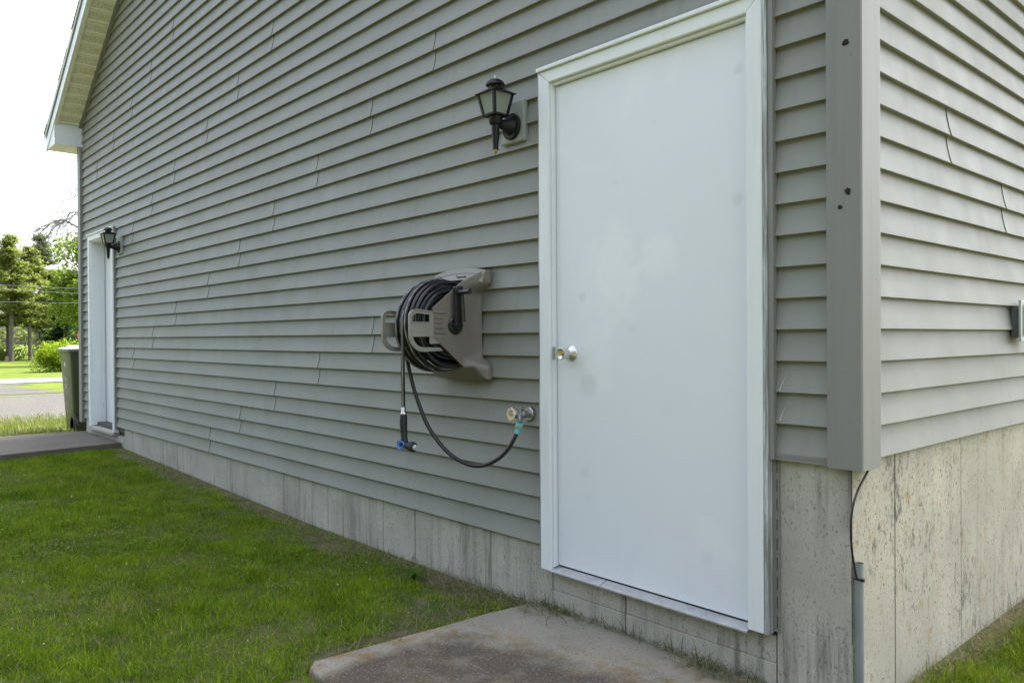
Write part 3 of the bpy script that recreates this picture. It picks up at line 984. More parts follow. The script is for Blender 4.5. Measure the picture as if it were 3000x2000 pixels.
tag(lan, 'black lantern wall lamp on pale block beside the near white door', 'wall lamp', 'black wall lanterns')
lan2 = copy_tree(lan)
lan2.location = (-7.475, 0, 1.845)
tag(lan2, 'small distant black lantern wall lamp at the far white door', 'wall lamp', 'black wall lanterns')

# ------------------------------------------------------------------ hose reel
reel = empty('hose_reel', (-1.882, 0, .955))
tag(reel, 'taupe plastic hose reel bracket with black crank on the siding', 'hose reel')
OX, OZ = -1.882, .955
def sm(a, b, x):
    t = max(0, min(1, (x-a)/(b-a))); return t*t*(3-2*t)
HX = .1125            # cheek half spacing
def yfront(z):        # front edge of a cheek at height z (relative)
    zt, zb = 1.029-OZ, .897-OZ
    if z > zt: return -.272*(1-(z-zt)/(1.207-1.029)) - .030*((z-zt)/(1.207-1.029))
    if z < zb: return -.272*(1-(zb-z)/(.897-.703)) - .030*((zb-z)/(.897-.703))
    return -.272
def xc(y, z):         # outward flare into the wall feet
    top = sm(1.095-OZ, 1.150-OZ, z); bot = sm(.815-OZ, .755-OZ, z) if z < 0 else 0
    bot = 1-sm(.755-OZ, .815-OZ, z)
    k = max(top, bot)
    return HX + .0815*k*sm(-.115, -.012, y) + .010*sm(-.03, 0, y)*(1-k)
for sg in (1, -1):
    zs = np.concatenate([np.linspace(.703-OZ, .897-OZ, 15), np.linspace(.897-OZ, 1.029-OZ, 7)[1:], np.linspace(1.029-OZ, 1.207-OZ, 15)[1:]])
    ny = 12
    v = []; f = []
    for z in zs:
        yf = yfront(z)
        for j in range(ny+1):
            y = yf*(1-j/ny) + (-.001)*(j/ny)
            v.append((sg*xc(y, z), y, z))
        # rim returning inwards at the front edge
    nz = len(zs)
    for i in range(nz-1):
        for j in range(ny):
            f.append((i*(ny+1)+j, (i+1)*(ny+1)+j, (i+1)*(ny+1)+j+1, i*(ny+1)+j+1))
    # inward rim
    base = len(v)
    for i, z in enumerate(zs):
        yf = yfront(z); x = xc(yf, z)
        v.append((sg*(x-.024), yf+.004, z))
    for i in range(nz-1):
        f.append((i*(ny+1), (i+1)*(ny+1), base+i+1, base+i))
    for row in (0, nz-1):
        b2 = len(v)
        for j in range(ny+1):
            y = v[row*(ny+1)+j][1]; z = v[row*(ny+1)+j][2]; x = abs(v[row*(ny+1)+j][0])
            v.append((sg*(x-.02), y, z))
        for j in range(ny): f.append((row*(ny+1)+j, row*(ny+1)+j+1, b2+j+1, b2+j))
    m = MB(); m.add(v, f)
    ch = m.build('side_bracket', MAT['reel'], reel, smooth=40)
    so = ch.modifiers.new('thickness', 'SOLIDIFY'); so.thickness = .0035; so.offset = -1
    bv = ch.modifiers.new('bevel', 'BEVEL'); bv.width = .004; bv.segments = 3; bv.limit_method = 'ANGLE'; bv.angle_limit = R(50)
    # moulded grip grooves on the nose, raised ribs
    for k, zc in enumerate((1.008, .985, .963, .941, .918)):
        ln = (.062, .046, .046, .046, .062)[k]
        m = MB(); m.tube([(sg*(HX+.0005), -.268, zc-OZ), (sg*(HX+.0005), -.268+ln, zc-OZ-.001)], .0042, 8)
        m.build('grip_rib', MAT['reel'], reel, smooth=50)
    # hose guide: rounded plate with two windows in front of the nose
    gx = HX-.004
    Y0, Y1, Z0, Z1 = -.402, -.240, .833-OZ, 1.022-OZ
    def bar(y0, y1, z0, z1, nm='hose_guide_bar'):
        m = MB(); m.box(sg*gx-.003, sg*gx+.003, y0, y1, z0, z1); return m
    m = MB()
    # outer rim as a tube loop with rounded front corners
    rim = []
    for an in range(0, 91, 15):
        rim.append((Y0+.045-.045*math.sin(R(an)), Z1-.030+.030*math.cos(R(an))))
    low = []
    for an in range(0, 91, 15):
        low.append((Y0+.075-.075*math.cos(R(an)), Z0+.075-.075*math.sin(R(an))))
    path = [(Y1, Z1-.012)] + [(a, c) for a, c in rim] + low + [(Y1+.02, Z0+.004)]
    for i in range(len(path)-1):
        (ya, za), (yb, zb2) = path[i], path[i+1]
        dy, dz = yb-ya, zb2-za; L = math.hypot(dy, dz) or 1; nyy, nzz = -dz/L*.5, dy/L*.5
    vs = []; fs = []
    cyy, czz = -.31, .927-OZ
    for (ya, za) in path:
        d = math.hypot(ya-cyy, za-czz); iy, iz = (cyy-ya)/d, (czz-za)/d
        wid = .021
        for (ox, k) in ((-.006, 0), (.006, 0), (.006, .005), (.0018, .006), (.0018, wid), (-.0018, wid), (-.0018, .006), (-.006, .005)):
            vs.append((sg*gx+ox, ya+iy*k, za+iz*k))
    for i in range(len(path)-1):
        for k in range(8):
            fs.append((i*8+k, i*8+(k+1) % 8, (i+1)*8+(k+1) % 8, (i+1)*8+k))
    m.add(vs, fs)
    g = m.build('hose_guide', MAT['reel_light'], reel, smooth=40)
    m = MB(); m.box(sg*gx-.0023, sg*gx+.0023, Y0+.010, Y1+.01, .902-OZ, .964-OZ)
    m.build('guide_web', MAT['reel_light'], g, bevel=.001)
    for zc in (.902, .964):
        m = MB(); m.box(sg*gx-.0055, sg*gx+.0055, Y0+.006, Y1+.01, zc-.002-OZ, zc+.002-OZ); m.build('guide_rib', MAT['reel_light'], g, bevel=.001)
    m = MB(); m.box(sg*gx-.0028, sg*gx+.0028, -.292, Y1+.01, .868-OZ, 1.002-OZ); m.build('guide_web', MAT['reel_light'], g, bevel=.001)
# top bridge: curved front-leaning plate
def bridge(zfun, yo, rows, name, mat, th_=.004):
    xs = np.linspace(-.192, .192, 17); v = []; f = []
    for (y, dz) in rows:
        for x in xs: v.append((x, y, zfun(x)+dz))
    n = len(xs)
    for i in range(len(rows)-1):
        for j in range(n-1): f.append((i*n+j, i*n+j+1, (i+1)*n+j+1, (i+1)*n+j))
    m = MB(); m.add(v, f)
    o = m.build(name, mat, reel, smooth=35)
    so = o.modifiers.new('thickness', 'SOLIDIFY'); so.thickness = th_; so.offset = 0
    return o
ztop = lambda x: 1.222-OZ-.019*(x/.19)**2
bridge(ztop, 0, [(-.002, -.001), (-.030, 0), (-.036, -.005), (-.040, -.022), (-.0385, -.024), (-.052, -.054), (-.048, -.060)], 'top_bridge', MAT['reel_light'])
zbot = lambda x: .690-OZ+.012*(x/.19)**2
bridge(zbot, 0, [(-.001, .0), (-.030, .002), (-.045, .012), (-.075, .040), (-.100, .062), (-.098, .07)], 'bottom_bridge', MAT['reel'])
m = MB(); m.box(.020, .075, -.095, -.02, -.205, -.165); m.build('bracket_pocket', MAT['blackp'], reel, bevel=.004)
for (sx, sz) in ((.172, .236), (-.172, .232), (.172, -.236), (-.172, -.240)):
    m = MB(); m.lathe([(0, 0), (.009, 0), (.009, .003), (.006, .006), (0, .0065)], (sx, -.036 if sz > 0 else -.032, sz), (0, -1, 0), 14); m.build('mounting_screw', MAT['steel'], reel, smooth=40)
# drum, hub, crank
ay, az = -.153, -.005
m = MB(); m.lathe([(.0, 0), (.085, 0), (.085, .20), (0, .20)], (-.100, ay, az), (1, 0, 0), 32); m.build('drum', MAT['blackp'], reel, smooth=40)
m = MB(); m.lathe([(0, 0), (.039, 0), (.040, .006), (.036, .012), (.024, .014), (.020, .030), (0, .030)], (HX+.002, ay, az), (1, 0, 0), 28)
hub = m.build('crank_hub', MAT['blackp'], reel, smooth=40)
crank = empty('crank', parent=reel)
m = MB(); m.box(HX+.022, HX+.038, ay-.017-.008, ay+.013-.008, az-.005, az+.172)
m.build('crank_arm', MAT['blackp'], crank, bevel=.006, seg=3)
for k in range(12):
    m = MB(); m.box(HX+.0375, HX+.0405, ay-.019, ay-.001, az+.025+k*.0098, az+.0295+k*.0098); m.build('crank_rib', MAT['blackp'], crank, bevel=.001)
m = MB(); m.tube([(HX+.040, ay+.016, az+.015), (HX+.040, ay+.008, az+.15)], [.0125, .0105], 8)
m.build('crank_brace', MAT['blackp'], crank, smooth=30)
m = MB(); m.lathe([(0, 0), (.0125, 0), (.0125, .006), (.0105, .010), (.0115, .080), (.0125, .088), (.0105, .090), (.006, .089), (.0, .086)], (HX+.036, ay-.010, az+.150), (1, 0, 0), 20)
m.build('crank_grip', MAT['blackp'], crank, smooth=40)
m = MB(); m.box(HX+.014, HX+.052, ay-.024, ay+.012, az+.150, az+.177); m.build('crank_head', MAT['blackp'], crank, bevel=.006, seg=3)
# embossed word on the top bridge
def text_mesh(body, size, name, mat, parent, mw, extrude=.0008, shear=0):
    cu = bpy.data.curves.new(name, 'FONT'); cu.body = body; cu.size = size; cu.extrude = extrude; cu.align_x = 'CENTER'; cu.shear = shear
    ob = bpy.data.objects.new(name, cu); COL.objects.link(ob)
    bpy.context.view_layer.update()
    me = bpy.data.meshes.new_from_object(ob)
    bpy.data.objects.remove(ob)
    o = place(name, me, parent, mat)
    o.matrix_local = mw
    return o
tilt = Matrix.Translation((.030, -.0478, 1.1742-OZ)) @ Matrix.Rotation(R(90+24), 4, 'X')
text_mesh('Suncast', .024, 'embossed_lettering', simple('reel_lettering_plastic', (.11, .098, .082), .5), reel, tilt, .0012, .2)

# ------------------------------------------------------------------ the hose
hose = empty('garden_hose', (-1.875, -.30, .43))
tag(hose, 'black rubber garden hose coiled on the reel and looped to the tap', 'hose')
HO = Vector((-1.875, -.30, .43))
def H(pts): return [tuple(Vector(p)-HO) for p in pts]
HR = .0092
# coil : helical layers round the drum axis (axis along x)
pts = []
rnd = random.Random(5)
layers = [(.100, 9), (.1185, 9), (.137, 8), (.156, 8), (.175, 7), (.194, 6)]
Cx, Cy, Cz = -1.882, -.155, .953
direction = 1; xcur = -.086
for li, (rad, turns) in enumerate(layers):
    x0, x1 = (-.088, .088) if li % 2 == 0 else (.088, -.088)
    if li == 5: x0, x1 = .07, -.055
    ph = rnd.random()*6
    n = 34*turns
    for i in range(n):
        a = 2*math.pi*i/34
        f = i/(n-1)
        x = x0+(x1-x0)*f + .0045*math.sin(a*.7+ph)
        sag = .004*math.sin(a+ph)*(li > 2) + .006*(li > 3)*math.sin(a*.37+ph)
        r = rad+sag + (.007*max(0, -math.sin(a))**2 if li > 3 else 0)
        pts.append((Cx+x, Cy-r*math.cos(a), Cz+r*math.sin(a)*1.0))
# the last turn leaves the front of the coil and hangs down
tail = []
m = MB(); m.tube(H(pts), HR, 9); m.build('coil', MAT['hose'], hose, smooth=60)
# loose outer loops that cross over the coil
def loop(xa, xb, rad, a0, a1, n=60, ex=0.0):
    out = []
    for i in range(n):
        f = i/(n-1); a = a0+(a1-a0)*f
        out.append((Cx+xa+(xb-xa)*f+ex*math.sin(f*math.pi), Cy-rad*math.cos(a), Cz+rad*math.sin(a)))
    return out
l1 = loop(-.065, .010, .2085, -2.2, 3.6, 70, -.01)
l2 = loop(.040, -.075, .2075, -1.6, 4.4, 70, .02)
m = MB(); m.tube(H(l1), HR, 9); m.build('outer_loop', MAT['hose'], hose, smooth=60)
m = MB(); m.tube(H(l2), HR, 9); m.build('outer_loop', MAT['hose'], hose, smooth=60)
# stripes : thin pale bands lying on the hose of two loops
def stripe(path, name='hose_stripe', off=(0, 0, 0), w=.0032):
    c = Vector((Cx, Cy, Cz)); out = []
    for p in path:
        p = Vector(p); d = Vector((0, p.y-c.y, p.z-c.z)).normalized()
        side = Vector((.55, 0, 0))
        out.append(p + (d*.85+side).normalized()*(HR-.0016))
    m = MB(); m.tube(H(out), w, 6); m.build(name, MAT['stripe'], hose, smooth=60)
stripe(l1[5:60]); stripe(l2[4:50])
for (xa, rad, a0, a1) in ((-.035, .1945, -.9, .5), (.05, .176, .7, 2.4), (.062, .196, -2.6, -.9), (-.01, .195, -2.4, -1.0)):
    stripe(loop(xa, xa+.01, rad, a0, a1, 30))
# hanging end
hx = -1.876
hang = loop(-.004, .006, .2095, 1.9, .25, 26) + [(hx, -.3650, .985-.0), (hx, -.3655, .93), (hx+.001, -.3655, .84), (hx, -.3655, .73), (hx+.002, -.3655, .64), (hx+.003, -.3655, .585)]
m = MB(); m.tube(H(hang), HR, 10); m.build('hanging_end', MAT['hose'], hose, smooth=60)
hs = [(p[0]+.0045, p[1]-.0062, p[2]) for p in hang[24:]]
m = MB(); m.tube(H(hs), .0028, 6); m.build('hose_stripe', MAT['stripe'], hose, smooth=60)
# supply loop to the tap (directions from the photo, depth falling from the reel to the tap)
px = [(1186, 1000), (1192, 1050), (1210, 1130), (1229, 1188), (1250, 1240), (1273, 1278), (1300, 1312), (1329, 1338), (1360, 1355), (1392, 1364), (1422, 1361), (1450, 1349), (1473, 1332), (1493, 1308), (1508, 1281), (1517, 1262)]
sup = []
for i, (u, v) in enumerate(px):
    y = -.245+(.245-.088)*(i/(len(px)-1))**1.1
    sup.append(tuple(onY(u, v, y)))
sup = [(sup[0][0]+.01, -.17, .90)] + sup
def smooth_path(P, k=5):
    P = [Vector(p) for p in P]; out = []
    for i in range(len(P)-1):
        p0, p1, p2, p3 = P[max(i-1, 0)], P[i], P[i+1], P[min(i+2, len(P)-1)]
        for j in range(k):
            t = j/k
            out.append(.5*((2*p1)+(-p0+p2)*t+(2*p0-5*p1+4*p2-p3)*t*t+(-p0+3*p1-3*p2+p3)*t**3))
    out.append(P[-1]); return out
sp = smooth_path(sup)
m = MB(); m.tube(H(sp), HR, 12); m.build('supply_line', MAT['hose'], hose, smooth=60)
# teal coupling on the tap end
end = sp[-1]; tapout = Vector(onY(1524.5, 1236, -.080)); dirc = (tapout-end).normalized()
o = empty('tap_coupling', parent=hose)
m = MB(); m.lathe([(0, -.012), (.0120, -.012), (.0125, -.004)]+[(.0118+.001*(k % 2), -.004+.003*k) for k in range(1, 6)]+[(.0125, .014), (0, .014)], tuple(end-HO), tuple(dirc), 20)
m.build('coupling_sleeve', MAT['teal'], o, smooth=30)
m = MB(); m.lathe([(0, .0142), (.0165, .0142), (.0172, .017), (.0172, .030), (.0160, .033), (0, .033)], tuple(end-HO), tuple(dirc), 8)
m.build('coupling_nut', MAT['teal'], o, bevel=.001)
m = MB(); m.lathe([(0, .020), (.0178, .020), (.0178, .0255), (0, .0255)], tuple(end-HO), tuple(dirc), 20); m.build('coupling_band', MAT['brass'], o, smooth=30)
# nozzle : collar, grip, blue thumb control, spray head
nz = empty('nozzle', parent=hose)
b0 = Vector((hx+.003, -.3655, .585))
pr = [(0, 0), (.0105, 0)]
for k in range(5): pr += [(.0112, -.002-.0042*k), (.0098, -.004-.0042*k)]
pr += [(.0125, -.024), (.0132, -.027), (.0132, -.033), (0, -.033)]
m = MB(); m.lathe(pr, tuple(b0-HO), (0, 0, 1), 20); m.build('threaded_collar', MAT['steel'], nz, smooth=30)
gp = [Vector((hx+.003, -.3655, .553)), Vector((hx+.004, -.366, .540)), Vector((hx+.005, -.367, .515)), Vector((hx+.008, -.368, .485)), Vector((hx+.013, -.369, .455)), Vector((hx+.018, -.370, .436)), Vector((hx+.021, -.371, .420))]
m = MB(); m.tube(H(gp), [.0150, .0168, .0172, .0158, .0140, .0148, .0150], 16); m.build('grip', MAT['rubber'], nz, smooth=40)
for k in range(9):
    z = .528-k*.0105; xx = hx+.0045+(.528-z)*.13
    m = MB(); m.tube(H([(xx-.014, -.376, z), (xx-.006, -.384, z-.0015), (xx+.004, -.3845, z-.002)]), .0018, 6); m.build('grip_ridge', MAT['rubber'], nz, smooth=40)
hp0 = Vector((hx+.004, -.372, .421)); hdir = Vector((.985, .10, -.10)).normalized()
m = MB(); m.lathe([(0, -.018), (.012, -.018), (.0165, -.012), (.0170, .006), (.0165, .014), (.0155, .030), (.0165, .034), (.0165, .046), (.0205, .052), (.0225, .066), (.0215, .078), (.014, .083), (0, .083)], tuple(hp0-HO), tuple(hdir), 24)
m.build('spray_head', MAT['rubber'], nz, smooth=35)
m = MB(); m.lathe([(0, .082), (.0135, .082), (.0125, .096), (.010, .098), (0, .097)], tuple(hp0-HO), tuple(hdir), 18); m.build('spray_tip', MAT['clear'], nz, smooth=35)
# blue ring (torus) on the side of the head, facing the viewer, and the blue lever under it
rc = hp0 + hdir*.012 + Vector((.004, -.0185, .002)); nrm = Vector((.35, -.93, .05)).normalized()
e1 = nrm.cross(Vector((0, 0, 1))).normalized(); e2 = nrm.cross(e1)
ringp = [rc+(e1*math.cos(2*math.pi*k/28)+e2*math.sin(2*math.pi*k/28))*.0125 for k in range(29)]
m = MB(); m.tube(H(ringp), .0034, 8, False); m.build('control_ring', MAT['blue'], nz, smooth=50)
m = MB(); m.lathe([(0, -.003), (.010, -.003), (.010, .002), (0, .003)], tuple(rc-HO), tuple(nrm), 20); m.build('control_button', MAT['rubber'], nz, smooth=40)
m = MB(); m.tube(H([hp0+Vector((-.021, -.010, .014)), hp0+Vector((-.024, -.012, 0)), hp0+Vector((-.018, -.014, -.016)), hp0+Vector((-.002, -.018, -.0195)), hp0+Vector((.014, -.020, -.018))]), .0036, 8); m.build('control_lever', MAT['blue'], nz, smooth=50)

# ------------------------------------------------------------------ tap
tap = empty('outdoor_tap', (-1.440, 0, .560))
tag(tap, 'chrome outdoor tap with beige handwheel on the siding', 'tap')
m = MB()
m.lathe([(0, -.012), (.030, -.012), (.031, .004), (.027, .008), (.0, .008)], (0, 0, 0), (0, -1, 0), 28); m.build('wall_flange', MAT['zinc'], tap, smooth=35)
ad = Vector((-.10, -.985, .04)).normalized()
m = MB(); m.lathe([(0, 0), (.0165, 0), (.0165, .022), (.0190, .024), (.0190, .034), (.0165, .036), (.0155, .058), (.0175, .060), (.0175, .068), (.012, .070), (.008, .074), (.006, .084), (0, .084)], (0, -.006, 0), tuple(ad), 24)
m.build('body', MAT['zinc'], tap, smooth=35)
tp_ = Vector((0, -.006, 0))+ad*.046
m = MB(); m.lathe([(0, 0), (.0115, 0), (.0105, .016), (.0135, .020), (.0150, .0205), (.0150, .031), (.0, .032)], tuple(tp_), (0, 0, 1), 22); m.build('vacuum_breaker', MAT['zinc'], tap, smooth=35)
m = MB(); m.lathe([(0, .019), (.0168, .019), (.0168, .030), (0, .030)], tuple(tp_), (0, 0, 1), 6); m.build('hex_cap', MAT['zinc'], tap, bevel=.001)
tl = Vector((-1.440, 0, .560))
out_end = (Vector(tapout)-tl)
m = MB(); m.tube([tuple(tp_), tuple(tp_.lerp(out_end, .5)), tuple(out_end)], [.0115, .0105, .0115], 18); m.build('outlet', MAT['zinc'], tap, smooth=35)
# scalloped handwheel : rim ring, eight lobes, dish
wc = Vector((0, -.006, 0))+ad*.082
whl = empty('handwheel', parent=tap)
f1 = ad.cross(Vector((0, 0, 1))).normalized(); f2 = ad.cross(f1)
ringp = []
for k in range(65):
    a = 2*math.pi*k/64; rr_ = .0245+.0016*math.cos(8*a)
    ringp.append(wc + ad*.010 + (f1*math.cos(a)+f2*math.sin(a))*rr_)
m = MB(); m.tube([tuple(p) for p in ringp], .0042, 8, False); m.build('wheel_rim', MAT['beige'], whl, smooth=50)
for k in range(8):
    a = 2*math.pi*k/8; d = f1*math.cos(a)+f2*math.sin(a)
    m = MB(); m.tube([tuple(wc+ad*.011+d*.0155), tuple(wc+ad*.011+d*.0285)], [.0030, .0036], 8); m.build('wheel_lobe', MAT['beige'], whl, smooth=50)
m = MB(); m.lathe([(0, .002), (.008, .002), (.012, -.002), (.020, .004), (.0215, .014), (.0195, .014), (.016, .005), (.007, .004), (.006, .008), (0, .008)], tuple(wc), tuple(ad), 28); m.build('wheel_dish', MAT['beige'], whl, smooth=40)
m = MB(); m.lathe([(0, .006), (.0042, .006), (.0042, .011), (0, .0115)], tuple(wc), tuple(ad), 10); m.build('wheel_screw', MAT['brass'], whl, smooth=40)

# ------------------------------------------------------------------ things on the right wall
bx = empty('wall_outlet_box', (.0, 1.56, .953))
tag(bx, 'grey wall box with pale flange at the right edge of the side wall', 'wall box')
m = MB(); m.box(-.012, .0265, -.058, .058, -.070, .058); m.build('body', MAT['panel'], bx, bevel=.003)
m = MB()
y0, y1, z0, z1 = -.086, .086, -.087, .087
for (a, b, c, d) in ((y0, y1, z1-.018, z1), (y0, y1, z0, z0+.018), (y0, y0+.018, z0+.018, z1-.018), (y1-.018, y1, z0+.018, z1-.018)):
    m.box(.024, .034, a, b, c, d)
m.build('flange', MAT['frame'], bx, bevel=.002)
m = MB(); m.box(.0255, .033, y0+.0185, y1-.0185, z0+.0185, z1-.0185); m.build('cover', MAT['panel'], bx, bevel=.002)
m = MB(); m.box(.0265, .036, y0+.025, y0+.032, z0+.025, z1-.025); m.build('cover_rib', MAT['panel'], bx, bevel=.001)

cp = Vector((-.005, .034, -.30))
cond = empty('conduit_pipe', tuple(cp))
tag(cond, 'grey plastic conduit standing up the foundation corner', 'conduit')
m = MB(); m.tube([(0, 0, 0), (0, 0, .30), (.0, -.001, .502)], .0133, 20, False); m.tube([(0, 0, .0), (0, 0, .30), (0, -.001, .502)], .0108, 20, False)
m.add([], [])
pipe = m.build('pipe', MAT['conduit'], cond, smooth=40)
m = MB(); m.lathe([(.0136, 0), (.0150, 0), (.0150, .005), (.0136, .005)], (0, 0, .452), (0, 0, 1), 20); m.box(.010, .020, -.014, -.006, .450, .458); m.build('cable_tie', MAT['blackp'], cond, smooth=40)
cpx = [(2551, 1362), (2536, 1392), (2516, 1430), (2503, 1466), (2496, 1500), (2493, 1540), (2494, 1585), (2498, 1629), (2503, 1655), (2507, 1682)]
cw = [onX(u, v, .006) for u, v in cpx]
cw = [Vector(p) for p in cw]
base = Vector(cw[-1])
cb = MB().tube([tuple(p-base) for p in smooth_path(cw + [Vector((-.006, .026, .150)), Vector((-.0155, .033, .125))], 4)], .0036, 8).build('cable', MAT['cable'], smooth=60)
cb.location = base
tag(cb, 'thin black cable hanging from the corner post down to the conduit', 'cable')

def blob(u, v, r, lab, seed):
    rr = random.Random(seed); p = onY(u, v, -.0215)
    bm = bmesh.new(); bmesh.ops.create_icosphere(bm, subdivisions=3, radius=1)
    for q in bm.verts:
        a = math.atan2(q.co.z, q.co.x)
        k = 1+.12*math.sin(a*2+seed)+.09*math.sin(a*3+seed*3.1)+.07*math.sin(a*7+seed*2)+rr.uniform(-.16, .16)
        q.co = Vector((q.co.x*r*k, q.co.y*r*.45, q.co.z*r*k))
    me = bpy.data.meshes.new('mud_nest'); bm.to_mesh(me); bm.free()
    o = place('mud_nest', me, None, MAT['mud']); o.location = tuple(p)
    tag(o, lab, 'mud nest', 'mud nests on the corner post')
blob(2477, 125, .0098, 'topmost dark mud nest stuck on the grey corner post', 1)
blob(2484, 560, .0094, 'round dark mud nest halfway up the grey corner post', 4)
blob(2461, 607, .0068, 'smallest lowest dark mud nest on the grey corner post', 9)

# ------------------------------------------------------------------ wheeled bin
bn = empty('wheeled_bin', (-9.70, .265, gz(-9.7)))
tag(bn, 'olive green wheeled rubbish bin behind the far garage corner', 'bin')
def ring(hx_, hy_, z, c=.05, ox=0.0, n=4):
    out = []
    for (sx, sy, a0) in ((1, 1, 0), (-1, 1, 90), (-1, -1, 180), (1, -1, 270)):
        for k in range(n+1):
            a = R(a0+90*k/n); out.append((ox+sx*(hx_-c)+c*math.cos(a), sy*(hy_-c)+c*math.sin(a), z))
    return out
rings = [ring(.228, .238, .03, .05, .0), ring(.244, .254, .30, .05), ring(.264, .274, .66, .05), ring(.285, .295, .95, .05), ring(.285, .295, .962, .05), ring(.300, .310, .964, .05), ring(.300, .310, .985, .05)]
m = MB(); n = len(rings[0])
for r_ in rings: m.v += r_
for i in range(len(rings)-1):
    for k in range(n): m.f.append((i*n+k, i*n+(k+1) % n, (i+1)*n+(k+1) % n, (i+1)*n+k))
m.f.append(tuple(range(n))[::-1]); m.f.append(tuple(range((len(rings)-1)*n, len(rings)*n)))
body = m.build('body', MAT['binbody'], bn, smooth=40)
m = MB(); m.hexa([(.20, -.19, .60), (.262, -.19, .60), (.262, .19, .60), (.20, .19, .60)], [(.20, -.205, .955), (.298, -.205, .955), (.298, .205, .955), (.20, .205, .955)])
m.build('back_housing', MAT['binbody'], body, bevel=.012, seg=3)
m = MB()
L0, L1 = ring(.315, .322, .986, .06), ring(.315, .322, 1.012, .06)
L2, L3 = ring(.295, .30, 1.024, .06), ring(.20, .20, 1.045, .05)
for r_ in (L0, L1, L2, L3): m.v += r_
for i in range(3):
    for k in range(n): m.f.append((i*n+k, i*n+(k+1) % n, (i+1)*n+(k+1) % n, (i+1)*n+k))
m.f.append(tuple(range(n))[::-1]); m.f.append(tuple(range(3*n, 4*n)))
lid = m.build('lid', MAT['binlid'], bn, smooth=40)
m = MB(); m.hexa([(-.06, -.30, 1.018), (.12, -.30, 1.018), (.12, -.14, 1.02), (-.06, -.14, 1.02)], [(-.01, -.27, 1.058), (.07, -.27, 1.058), (.07, -.16, 1.058), (-.01, -.16, 1.058)]); m.build('lid_boss', MAT['binlid'], lid, bevel=.012, seg=3)
m = MB(); m.tube([(.36, -.20, .985), (.36, .20, .985)], .014, 12); m.tube([(.30, -.19, .97), (.36, -.19, .985)], .012, 10); m.tube([(.30, .19, .97), (.36, .19, .985)], .012, 10); m.build('handle', MAT['binbody'], bn, smooth=50)
m = MB(); m.tube([(.215, -.24, .11), (.215, .24, .11)], .010, 10); m.build('axle', MAT['tyre'], bn, smooth=50)
m = MB(); m.box(.16, .24, -.16, .16, .06, .15); m.build('axle_housing', MAT['binbody'], bn, bevel=.01)
for sy in (-1, 1):
    w = empty('wheel', (.215, sy*.245, .11), parent=bn)
    m = MB(); m.lathe([(.078, -.022), (.104, -.022), (.11, -.014), (.11, .014), (.104, .022), (.078, .022), (.076, 0), (.078, -.022)], (0, 0, 0), (0, 1, 0), 28); m.build('tyre', MAT['tyre'], w, smooth=40)
    m = MB(); m.lathe([(0, -.012), (.022, -.018), (.024, -.008), (.070, -.006), (.079, -.014), (.079, .014), (.070, .006), (.024, .008), (.022, .018), (0, .012)], (0, 0, 0), (0, 1, 0), 24); m.build('rim', MAT['blackp'], w, smooth=40)
rt = Matrix.Rotation(R(90), 4, 'X')
tx = Matrix.Rotation(R(4.5), 4, 'X')
for (s, z, x) in (('35', .615, -.04), ('62', .53, -.035)):
    yy = -.2745+(.66-z)*.0556
    text_mesh(s, .085, 'printed_number', MAT['white'], body, Matrix.Translation((x, yy-.003, z)) @ Matrix.Rotation(R(94.), 4, 'X'), .0006)
m = MB(); m.hexa([(-.06, -.2865, .80), (.0, -.2865, .80), (.0, -.282, .80), (-.06, -.282, .80)], [(-.06, -.2900, .85), (.0, -.2900, .85), (.0, -.286, .85), (-.06, -.286, .85)]); m.build('sticker', MAT['white'], body)

# ------------------------------------------------------------------ vegetation
def foliage_mesh(name, centers, size, cols, flat=0.0, seed=0, quad_aspect=.6):
    g = np.random.default_rng(seed)
    N = len(centers)
    nrm = g.normal(size=(N, 3)); nrm[:, 2] = nrm[:, 2]*(1+flat*3)+flat*np.sign(nrm[:, 2]); nrm /= np.linalg.norm(nrm, axis=1)[:, None]
    a = g.normal(size=(N, 3)); a -= nrm*(a*nrm).sum(1)[:, None]; a /= np.linalg.norm(a, axis=1)[:, None]
    b = np.cross(nrm, a)
    s = (np.asarray(size)*np.ones(N))*g.uniform(.6, 1.4, N)
    A = a*s[:, None]; B = b*(s*quad_aspect)[:, None]
    P = np.stack([centers-A, centers-B*.8+A*.1, centers+A, centers+B], 1).reshape(-1, 3)
    me = bpy.data.meshes.new(name)
    me.vertices.add(4*N); me.vertices.foreach_set('co', P.astype(np.float32).ravel())
    me.loops.add(4*N); me.loops.foreach_set('vertex_index', np.arange(4*N, dtype=np.int32))
    me.polygons.add(N); me.polygons.foreach_set('loop_start', np.arange(0, 4*N, 4, dtype=np.int32))
    ca = me.color_attributes.new('col', 'FLOAT_COLOR', 'POINT')
    C4 = np.ones((4*N, 4), np.float32); C4[:, :3] = np.repeat(cols, 4, 0)
    ca.data.foreach_set('color', C4.ravel())
    me.update(); me.validate()
    return me
def colvar(n, a, b, g):
    t = g.random(n)[:, None]
    return np.asarray(a)*(1-t)+np.asarray(b)*t

